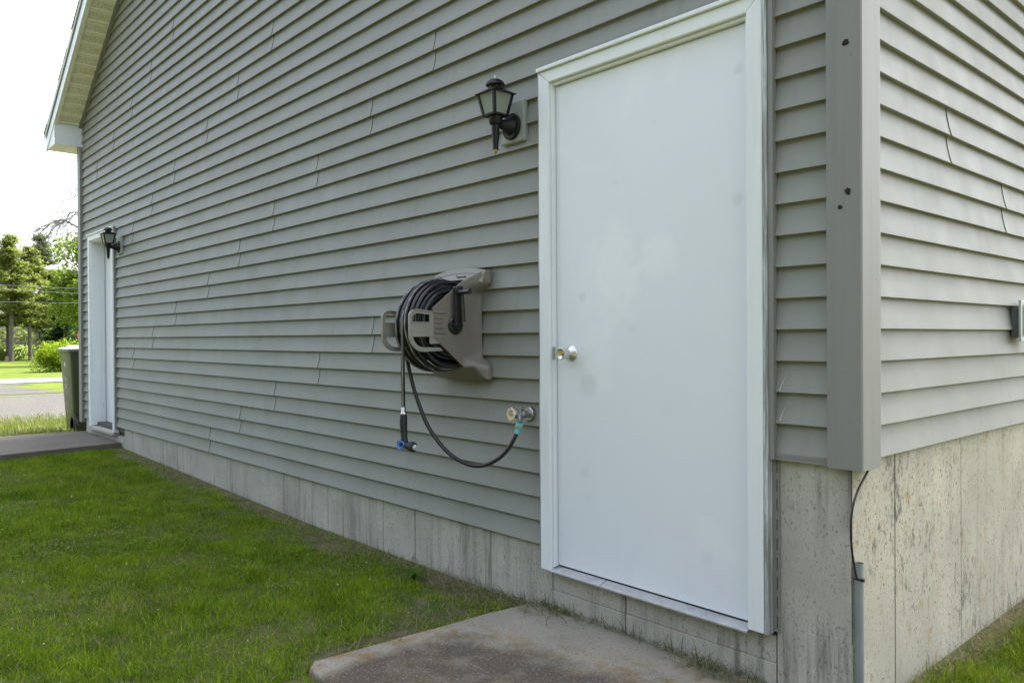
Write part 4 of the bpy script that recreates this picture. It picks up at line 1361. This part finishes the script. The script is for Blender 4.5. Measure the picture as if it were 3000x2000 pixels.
def pine(x, y, h, crown_from, rmax, label, seed, lean=0.0, cols=((.035, .06, .018), (.10, .135, .035)), tr=.22, den=1.0, bark='bark'):
    g = np.random.default_rng(seed); z0 = float(gz(x))
    t = empty('pine_tree', (x, y, z0-.05)); tag(t, label, 'tree', 'trees beyond the road')
    m = MB()
    tp = [(0, 0, 0), (lean*.2, lean*.1, h*.3), (lean*.6, 0, h*.65), (lean, 0, h*.99)]
    m.tube([tuple(p) for p in smooth_path(tp, 3)], list(np.linspace(tr, .04, 10)), 9)
    cen = []; cc = []
    nb = int(h*3.0*den)
    br = MB()
    for i in range(nb):
        f = crown_from+(1-crown_from)*((i+g.random())/nb)
        z = h*f; an = g.random()*2*math.pi
        prof = (1-(f-crown_from)/(1-crown_from))**.85*.92+.08
        if (f-crown_from) < .15: prof *= g.uniform(.5, 1.0)
        L = rmax*prof*g.uniform(.55, 1.1)
        d = np.array([math.cos(an), math.sin(an), 0.0]); rise = g.uniform(-.08, .30)
        p0 = np.array([lean*f, 0, z]); p1 = p0+d*L*.55+np.array([0, 0, L*rise*.3]); p2 = p0+d*L+np.array([0, 0, L*rise])
        br.tube([p0, p1, p2], [.05, .03, .012], 4)
        nc = int(16*L/rmax*den+9)
        for k in range(nc):
            q = g.uniform(.25, 1.05); c = p0+(p2-p0)*q
            k2 = int(g.integers(12, 18))
            off = g.normal(size=(k2, 3))*np.array([.42, .42, .17])*(.5+.5*q)
            off += d*g.uniform(-.2, .3)
            cen.append(c+off)
            base = colvar(1, cols[0], cols[1], g)*g.uniform(.8, 1.2)
            cc.append(np.repeat(base, k2, 0)*g.uniform(.85, 1.15, (k2, 1)))
    m.build('trunk', MAT[bark], t, smooth=60)
    br.build('limbs', MAT['bark'], t, smooth=60)
    me = foliage_mesh('crown', np.concatenate(cen), .20, np.concatenate(cc), .25, seed, .34)
    place('crown', me, t, MAT['leaf'])
    return t

def broadleaf(name, x, y, h, r, crown_from, label, seed, cols, n=9000, leaf=.16, lobes=16, group='trees beyond the road', tr=.16, z0=None):
    g = np.random.default_rng(seed); z0 = float(gz(x)) if z0 is None else z0
    t = empty(name, (x, y, z0-.05)); tag(t, label, 'tree' if h > 3 else 'bush', group)
    m = MB(); m.tube([(0, 0, 0), (.1, .05, h*.35), (0, 0, h*.75)], [tr, tr*.7, .04], 8); m.build('trunk', MAT['bark'], t, smooth=60)
    zc = h*(crown_from+1)/2; hz = h*(1-crown_from)/2
    lb = []
    br = MB()
    for i in range(lobes):
        d = g.normal(size=3); d /= np.linalg.norm(d)
        q = g.uniform(.35, .85)
        c = np.array([d[0]*r*q, d[1]*r*q, zc+d[2]*hz*q]); lb.append((c, g.uniform(.24, .42)*r))
        br.tube([(0, 0, h*.3), tuple((c*.5+np.array([0, 0, h*.25]))), tuple(c)], [tr*.35, .04, .015], 5)
    br.build('limbs', MAT['bark'], t, smooth=60)
    cen = []; cc = []
    for (c, lr) in lb:
        k = n//lobes
        d = g.normal(size=(k, 3)); d /= np.linalg.norm(d, axis=1)[:, None]
        rad = lr*g.uniform(.55, 1.12, k)
        cen.append(c+d*rad[:, None]*np.array([1, 1, .8]))
        cc.append(colvar(k, cols[0], cols[1], g)*g.uniform(.85, 1.15))
    me = foliage_mesh('crown', np.concatenate(cen), leaf, np.concatenate(cc), .1, seed, .7)
    place('crown', me, t, MAT['leaf'])
    return t

PG = ((.095, .135, .030), (.28, .32, .075))
pine(-110.9, 15.98, 15.2, .40, 3.0, 'tall pine with bare straight trunk at the left beyond the lawn', 3, .4, PG, .30, 1.3)
pine(-112.5, 18.3, 14.2, .32, 4.0, 'wide pine with forked leaning trunk between tall pine and hedge', 8, -.6, PG, .26, 1.6)
pine(-119.0, 20.6, 16.6, .25, 4.0, 'dense pine with dark top behind the wide pine', 21, .2, ((.050, .085, .024), (.14, .18, .045)), .26, 1.3)
pine(-126, 12.5, 15.5, .45, 3.2, 'pine at the left picture edge with pale trunk', 31, .2, PG, .25, 1.2, 'birch')
pine(-104, 20.2, 7.6, .05, 2.6, 'dark low spruce behind the round hedge', 17, 0, ((.014, .034, .014), (.035, .065, .024)), .16, 1.5)
pine(-121.0, 17.2, 14.6, .30, 3.6, 'pine half hidden behind the tall bare-trunked pine', 43, .3, PG, .22, 1.3)
pine(-124.0, 23.4, 12.4, .18, 3.8, 'lower yellow green pine between the dense pine and the leafy tree', 44, -.3, PG, .22, 1.4)
YG = ((.095, .16, .018), (.24, .32, .04))
broadleaf('maple_tree', -84, 17.8, 13.0, 4.2, .22, 'bright green leafy tree partly hidden by the garage corner', 12, YG, 11000, .17, 22)
broadleaf('maple_tree', -118, 27.5, 14.0, 4.6, .15, 'yellow green leafy tree far back beside the garage corner', 14, ((.07, .12, .02), (.15, .21, .035)), 8000, .2, 20)
broadleaf('hedge_bush', -65.5, 12.35, 2.5, 2.6, .0, 'round bright green hedge bush across the road', 5, ((.09, .16, .010), (.28, .35, .022)), 16000, .075, 26, 'hedge bush', .06)
# undergrowth along the wood's edge and the wood behind it
g = np.random.default_rng(77)
cen = []; cc = []
for i in range(150):
    y = g.uniform(-45, 70); x = g.uniform(-124, -113) - abs(y-16)*.05
    hh = g.uniform(.8, 4.2); c = np.array([x, y, gz(x)+hh*.45]); k = 150
    cen.append(c+g.normal(size=(k, 3))*np.array([.9, 1.0, hh*.33])); 
    b = colvar(1, (.06, .10, .018), (.20, .26, .05), g)
    cc.append(np.repeat(b, k, 0)*g.uniform(.7, 1.3, (k, 1)))
tag(place('undergrowth', foliage_mesh('undergrowth', np.concatenate(cen), .20, np.concatenate(cc), .1, 5, .7), None, MAT['leaf']), 'leafy undergrowth along the edge of the wood', 'undergrowth', kind='stuff')
cen = []; cc = []
for i in range(200):
    y = g.uniform(-90, 130); x = g.uniform(-160, -135)
    hh = g.uniform(9.5, 14.5); k = 190
    c = np.array([x, y, gz(x)+hh*.5])
    cen.append(c+g.normal(size=(k, 3))*np.array([1.6, 1.6, hh*.24]))
    b = colvar(1, (.07, .11, .028), (.19, .235, .06), g)
    cc.append(np.repeat(b, k, 0)*g.uniform(.7, 1.3, (k, 1)))
tag(place('woodland', foliage_mesh('woodland', np.concatenate(cen), .42, np.concatenate(cc), .1, 6, .7), None, MAT['leaf']), 'far green woodland behind the pines', 'woodland', kind='stuff')
cen = []; cc = []
for i in range(150):      # the row of trees that faces the gable wall from across the side lawn
    x = g.uniform(-9, 20); y = g.uniform(-19, -13.5); hh = g.uniform(5.5, 9.5); k = 190
    c = np.array([x, y, gz(x)+hh*.48])
    cen.append(c+g.normal(size=(k, 3))*np.array([1.5, 1.3, hh*.26]))
    b = colvar(1, (.06, .09, .03), (.13, .16, .05), g)
    cc.append(np.repeat(b, k, 0)*g.uniform(.7, 1.3, (k, 1)))
cen = np.concatenate(cen); cc = np.concatenate(cc); kk = cen[:, 2] > gz(cen[:, 0])
tag(place('tree_row', foliage_mesh('tree_row', cen[kk], .42, cc[kk], .1, 16, .7), None, MAT['leaf']), 'leafy row of trees across the side lawn', 'trees', kind='stuff')
# bare-branched tree whose limbs reach past the garage corner
bt = empty('bare_tree', (-32.6, 9.2, gz(-32.6)-.05)); tag(bt, 'bare grey tree with arching leafless branches beside the garage corner', 'tree')
bo = Vector(bt.location)
def bw(pp, D=32): return [Vector(atD(u, v, D+d))-bo for (u, v, d) in pp]
m = MB(); m.tube(smooth_path([Vector((0, 0, 0)), Vector((-.1, -.1, 2.4)), Vector((-.2, -.5, 4.0)), Vector((-.1, -.4, 6.0)), Vector((.1, -.2, 9.0))], 4), list(np.linspace(.17, .04, 17)), 9); m.build('trunk', MAT['bark'], bt, smooth=60)
gb = np.random.default_rng(40)
allb = MB(); leaf_c = []
def twig(p, d, L, r, depth):
    n = 4; pts_ = [p]; q = p.copy(); dd = d.copy()
    for i in range(n):
        dd = (dd + Vector(gb.normal(size=3)*.16) + Vector((0, 0, -.06))).normalized(); q = q+dd*L/n; pts_.append(q.copy())
    allb.tube(pts_, list(np.linspace(r, r*.35, n+1)), 4, False)
    if depth > 0:
        for k in range(int(gb.integers(2, 5))):
            i = int(gb.integers(1, n+1)); nd = (dd + Vector(gb.normal(size=3)*.55)).normalized()
            twig(pts_[i], nd, L*gb.uniform(.4, .7), r*.55, depth-1)
for path, r in (([(330, 760, -.5), (270, 705, 0), (236, 672, 0), (195, 648, .3), (178, 646, .4), (150, 655, .5), (112, 686, .7)], .035),
                ([(330, 700, 0), (260, 640, 0), (210, 622, -.2), (192, 646, -.3), (160, 665, -.5), (135, 700, -.6)], .022),
                ([(330, 640, 0), (240, 615, 0), (215, 632, .3), (188, 648, .5)], .02),
                ([(330, 620, 0), (240, 572, 0), (205, 585, .2), (170, 592, .4)], .016),
                ([(330, 800, .2), (260, 705, .2), (235, 690, .3), (205, 712, .5), (180, 742, .6)], .018),
                ([(330, 560, .2), (250, 548, .2), (225, 552, .3), (195, 561, .5)], .012),
                ([(330, 500, .2), (250, 470, .2), (225, 463, .3), (200, 460, .5)], .010)):
    pp = smooth_path(bw(path), 4)
    st = Vector((-.15, -.4, max(2.5, min(7, pp[0].z-.6))))
    allb.tube([st]+pp, list(np.linspace(r*1.6, r*.3, len(pp)+1)), 5, False)
    for i in range(4, len(pp)-1, 2):
        d = (pp[i+1]-pp[i]).normalized()
        for s in range(3):
            twig(pp[i], (d+Vector(gb.normal(size=3)*.5)).normalized(), gb.uniform(.5, 1.2), max(.006, r*.36), 2)
allb.build('branches', MAT['bark'], bt, smooth=60)
# stump, wires, orange marker
st = empty('tree_stump', (-115.2, 16.35, gz(-115.2))); tag(st, 'short pale cut tree stump beside the tall pine trunk', 'stump')
MB().lathe([(0, -.1), (.42, -.1), (.36, .1), (.33, .55), (.0, .57)], (0, 0, 0), (0, 0, 1), 14).build('stump_wood', MAT['stump'], st, smooth=40)
def wire(p, q, lab):
    a, b = Vector(atD(*p, 44)), Vector(atD(*q, 44)); d = (b-a)
    A, B = a-d*6, b+d*6; n = 41
    P = []
    for i in range(n):
        t = i/(n-1); w = A.lerp(B, t); w.z += 1.1*((2*t-1)**2)-.0; P.append(w)
    mid = A.lerp(B, .5)
    o = MB().tube([tuple(w-mid) for w in P], .011, 5).build('power_line', MAT['wire'], smooth=60)
    o.location = mid
    tag(o, lab, 'wire', 'overhead wires along the road')
wire((0, 834), (237, 846), 'topmost overhead wire crossing in front of the pines')
wire((0, 847), (237, 860), 'thickest overhead wire just below the topmost one')
wire((0, 884), (237, 888), 'lowest overhead wire crossing in front of the pines')
mk = empty('driveway_marker', (-21.15, 2.80, gz(-21.15))); tag(mk, 'small orange marker peeping out beside the far garage corner', 'marker')
MB().tube([(0, 0, 0), (0, 0, 1.55)], .008, 8).build('stake', MAT['steel'], mk, smooth=50)
MB().lathe([(0, 1.50), (.055, 1.50), (.075, 1.60), (.055, 1.69), (0, 1.70)], (0, 0, 0), (0, 0, 1), 14).build('reflector', MAT['orange'], mk, smooth=40)
MB().lathe([(0, 1.70), (.03, 1.70), (.02, 1.75), (0, 1.76)], (0, 0, 0), (0, 0, 1), 12).build('cap', MAT['blackp'], mk, smooth=40)

# ------------------------------------------------------------------ grass
def vnoise(x, y, s, seed):
    g = np.random.default_rng(seed); T = g.random((64, 64))
    X = x*s; Y = y*s; i = np.floor(X).astype(int); j = np.floor(Y).astype(int); fx = X-i; fy = Y-j
    fx = fx*fx*(3-2*fx); fy = fy*fy*(3-2*fy)
    q = lambda a, b: T[a % 64, b % 64]
    return (q(i, j)*(1-fx)+q(i+1, j)*fx)*(1-fy)+(q(i, j+1)*(1-fx)+q(i+1, j+1)*fx)*fy

def blades(name, x, y, h, w, cols, lean=.55, seed=0, label='short green lawn grass', z=None, flatten=1.0):
    g = np.random.default_rng(seed); N = len(x)
    z = gz(x)-.004 if z is None else z
    an = g.random(N)*2*np.pi
    side = np.stack([np.cos(an), np.sin(an), np.zeros(N)], 1)*(w/2)[:, None]
    la = g.random(N)*2*np.pi; lm = np.abs(g.normal(0, lean, N))
    ld = np.stack([np.cos(la)*lm, np.sin(la)*lm, np.ones(N)*flatten], 1); ld /= np.linalg.norm(ld, axis=1)[:, None]
    P0 = np.stack([x, y, z], 1)
    mid = P0+ld*(h*.55)[:, None]
    dr = np.stack([np.cos(la)*lm*1.7, np.sin(la)*lm*1.7, np.ones(N)*.75*flatten], 1); dr /= np.linalg.norm(dr, axis=1)[:, None]
    tip = mid+dr*(h*.5)[:, None]
    V = np.stack([P0-side, P0+side, mid+side*.85, mid-side*.85, tip], 1).reshape(-1, 3).astype(np.float32)
    b = np.arange(N, dtype=np.int32)[:, None]*5
    LI = np.concatenate([b, b+1, b+2, b+3, b+3, b+2, b+4], 1).ravel()
    LS = np.stack([np.arange(N)*7, np.arange(N)*7+4], 1).ravel().astype(np.int32)
    me = bpy.data.meshes.new(name)
    me.vertices.add(5*N); me.vertices.foreach_set('co', V.ravel())
    me.loops.add(7*N); me.loops.foreach_set('vertex_index', LI)
    me.polygons.add(2*N); me.polygons.foreach_set('loop_start', LS)
    ca = me.color_attributes.new('col', 'FLOAT_COLOR', 'POINT')
    C4 = np.ones((5*N, 4), np.float32); C4[:, :3] = np.repeat(cols, 5, 0)
    ca.data.foreach_set('color', C4.ravel())
    me.update(); me.validate()
    o = place(name, me, None, MAT['grass'])
    return tag(o, label, 'grass', kind='stuff')

def in_view(x, y, z=-.25, mu=260):
    q = np.stack([x, y, np.full_like(x, z)], 1)-CAM
    w = q @ _fw; w_ = np.where(w > .2, w, .2)
    u = 1500+FPX*(q @ _r2)/w_; v = 1000-FPX*(q @ _u2)/w_
    return (w > .3) & (u > -mu) & (u < 3000+mu) & (v < 2000+mu), w

def on_pads(x, y):
    xl = np.interp(-y, [0, .22, .45, .7, 1.0, 1.05], [-1.415, -1.455, -1.468, -1.484, -1.506, -1.45])
    p1 = (x > xl+.022) & (y > -1.05-.03*(x+1.5)) & (x < 0)
    p2 = (x > -8.98) & (x < -7.50+(-y)*.12) & (y > -1.05)
    return p1 | p2

def scatter(x0, x1, y0, y1, dens, seed):
    g = np.random.default_rng(seed); n = int((x1-x0)*(y1-y0)*dens)
    return g.uniform(x0, x1, n), g.uniform(y0, y1, n), g

def lawn(x0, x1, y0, y1, dens, seed, wallA=True, hbase=.042, wb=.0028, label='', name='lawn_grass', bright=1.0):
    x, y, g = scatter(x0, x1, y0, y1, dens, seed)
    iv, w = in_view(x, y)
    keep = iv & ~on_pads(x, y)
    if wallA: keep &= y < .015
    else: keep &= x > -.012
    x, y, w = x[keep], y[keep], w[keep]
    n1 = vnoise(x, y, 2.1, 1)*.6+vnoise(x, y, 6.3, 2)*.4
    dw = (-y if wallA else x+.02)
    edge = np.clip((dw-.02-.16*np.clip(vnoise(x, y, 1.7, 9)*1.6-.75, 0, 1))/.09, 0, 1)
    pdn = (.45+.75*n1)*(.18+.82*edge)
    if wallA:      # worn spots where soil shows
        for (cx, cy, rx, ry) in ((-5.7, -.10, .75, .13), (-4.3, -.05, .4, .07), (-3.05, -.13, .42, .13), (-1.95, -.10, .36, .12), (-1.72, -.33, .20, .13), (-1.56, -.72, .07, .34), (-6.9, -.1, .4, .1)):
            d2 = ((x-cx)/rx)**2+((y-cy)/ry)**2+.9*(vnoise(x, y, 7.7, 30)-.5)
            pdn = pdn*np.clip(d2-.35, .05, 1)
    k = g.random(len(x)) < pdn
    x, y, w, n1, edge = x[k], y[k], w[k], n1[k], edge[k]
    N = len(x)
    n2 = vnoise(x, y, 3.7, 4); n3 = vnoise(x, y, 13.0, 6); n4 = vnoise(x, y, .9, 12)
    n5 = vnoise(x, y, 9.0, 15); n6 = vnoise(x, y, 1.5, 18)
    h = hbase*(.35+.9*n2+.35*n5)*g.uniform(.5, 1.4, N)*(.6+.4*edge)
    tall = g.random(N) < .02; h[tall] *= 1.8
    h *= np.where(vnoise(x, y, 4.5, 71) > .70, 1.45, 1.0)
    wd = wb*g.uniform(.6, 1.4, N)*(1+.05*np.maximum(0, w-3))
    t = np.clip(-.12+.55*n3+.65*n5+.5*(g.random(N)-.5), 0, 1)[:, None]; t4 = (n4*.6)[:, None]
    c = np.array([.042, .086, .004])*(1-t)+np.array([.165, .240, .009])*t
    c = c*(1-t4*.6)+np.array([.135, .185, .008])*t4*.6
    blue = g.random(N) < .06; c[blue] = np.array([.09, .16, .045])
    dry = g.random(N) < (.05+.40*(1-edge)+.9*np.clip(.36-n6, 0, 1))
    c[dry] = np.array([.22, .185, .10])*g.uniform(.5, 1.25, (dry.sum(), 1))
    yel = g.random(N) < .05; c[yel & ~dry] = np.array([.20, .27, .025])
    c *= g.uniform(.7, 1.3, (N, 1))*bright
    blades(name, x, y, h, wd, c, 1.25, seed+1, label)
    return N
NB = lawn(-7.6, -1.35, -2.5, .02, 40000, 101, True, hbase=.025, bright=1.58, label='dark green mown lawn grass left of the garage wall')
NB += lawn(-.02, 1.3, .05, 3.0, 30000, 202, False, hbase=.045, bright=1.35, label='bright green grass along the right foundation wall')
# sunny verge beyond the far slab
x, y, g = scatter(-13.0, -9.02, -2.6, 4.5, 2600, 303)
iv, w = in_view(x, y, -.23, 400)
k = iv & ~((x > -9.9) & (y > .0) & (y < .5)) & (g.random(len(x)) < (.25+.9*vnoise(x, y, 1.6, 3))*np.clip((x+13.2)/1.8, .12, 1)) & ~((vnoise(x, y, .8, 44) > .62) & (x < -10.3))
x, y = x[k], y[k]; N = len(x)
c = colvar(N, (.09, .16, .02), (.20, .26, .045), g); dry = g.random(N) < .22; c[dry] = np.array([.30, .25, .13])
blades('verge_grass', x, y, g.uniform(.03, .11, N), g.uniform(.004, .008, N), c, .5, 304, 'sunlit rough grass between far slab and gravel')
# cut straw and clippings caught where the slab and lawn meet the foundation
xs_, ys_ = [], []
g = np.random.default_rng(55)
for (cx, cy, sx, sy, n) in ((-1.75, -.07, .28, .06, 700), (-2.2, -.10, .25, .06, 380), (-1.42, -.03, .10, .05, 320), (-1.27, .0, .10, .022, 240), (-.46, -.035, .10, .035, 520), (-.72, -.004, .16, .012, 160), (-1.0, .0, .15, .01, 120), (-4.0, -.07, .5, .05, 200), (-3.0, -.10, .3, .06, 260), (-5.5, -.10, .3, .06, 160), (-1.62, -.30, .06, .22, 260), (-1.57, -.80, .05, .2, 220)):
    xs_.append(g.normal(cx, sx, n)); ys_.append(np.minimum(g.normal(cy, sy, n), .016))
x = np.concatenate(xs_); y = np.concatenate(ys_); N = len(x)
z = np.where(on_pads(x, y), -.262, gz(x)+.006)+g.random(N)*.010
c = colvar(N, (.16, .15, .07), (.34, .30, .18), g); gr = g.random(N) < .42; c[gr] = colvar(int(gr.sum()), (.05, .085, .016), (.10, .13, .03), g)
blades('grass_clippings', x, y, g.uniform(.025, .085, N), g.uniform(.0016, .003, N), c, 3.2, 56, 'dry cut grass clippings along the foundation and slab', z, .6)
xb2 = np.abs(g.normal(.03, .035, 700)); yb2 = g.uniform(.35, 3.3, 700)
c = colvar(700, (.20, .17, .09), (.36, .31, .19), g)
blades('grass_clippings', xb2-.01, yb2, g.uniform(.03, .09, 700), g.uniform(.0018, .003, 700), c, 2.6, 57, 'dry straw along the foot of the right foundation wall', gz(xb2)+.008, .7)
# clover and weed leaves in the lawn
g = np.random.default_rng(66)
n = 4200
x = g.uniform(-7.2, -1.5, n*3); y = g.uniform(-2.4, -.06, n*3)
k = (vnoise(x, y, 1.3, 21) > .56) & ~on_pads(x, y); x, y = x[k][:n], y[k][:n]; n = len(x)
cen = np.stack([x, y, gz(x)+g.uniform(.018, .045, n)], 1)
c = colvar(n, (.07, .15, .016), (.16, .27, .03), g)
o = place('clover', foliage_mesh('clover', cen, .0070, c, 1.2, 8, .9), None, MAT['grass']); tag(o, 'small round clover leaves scattered through the lawn', 'clover', kind='stuff')
n = 170
x = g.uniform(-6.5, -1.5, n); y = g.uniform(-2.3, -.1, n); k = ~on_pads(x, y); x, y = x[k], y[k]; n = len(x)
cen = np.stack([x, y, gz(x)+g.uniform(.03, .05, n)], 1)
o = place('fallen_petals', foliage_mesh('fallen_petals', cen, .0042, np.tile(np.array([[.62, .62, .56]]), (n, 1)), 1.0, 9, .8), None, MAT['grass']); tag(o, 'tiny white petals scattered over the lawn', 'petals', kind='stuff')
# broad-leaved weeds
def weed(x, y, r, n, label, seed, col=((.055, .12, .018), (.10, .19, .03))):
    g = np.random.default_rng(seed); z = float(gz(x)); me = MB()
    t = empty('weed_plant', (x, y, z)); tag(t, label, 'plant', 'weeds in the lawn')
    for k in range(n):
        a = 2*math.pi*k/n+g.uniform(-.3, .3); L = r*g.uniform(.7, 1.15); d = Vector((math.cos(a), math.sin(a), 0)); s = Vector((-d.y, d.x, 0))
        m = MB(); pr = []
        for i in range(7):
            f = i/6; wv = (.16*r)*math.sin(math.pi*min(1, f*.92+.06))*(1+.35*(i % 2))
            p = d*L*f+Vector((0, 0, .012+.055*math.sin(f*2.2)*r/.09))
            pr.append((p-s*wv, p+Vector((0, 0, -.004)), p+s*wv))
        v = [tuple(q) for tr_ in pr for q in tr_]; f = []
        for i in range(6):
            for j in range(2): f.append((i*3+j, (i+1)*3+j, (i+1)*3+j+1, i*3+j+1))
        m.add(v, f)
        mt = MAT['weed%d' % (seed % 2)]
        m.build('leaf', mt, t, smooth=60)
MAT['weed0'] = leaf_mat('weed_leaf', False, (.050, .11, .012), .3); MAT['weed1'] = leaf_mat('pale_weed_leaf', False, (.065, .13, .018), .3)
weed(-2.08, -.17, .075, 9, 'jagged-leaved weed at the foundation just left of the near slab', 3)
weed(-8.76, -.035, .05, 6, 'small green weed sprouting at the far foundation corner', 4)
print('blades', NB)
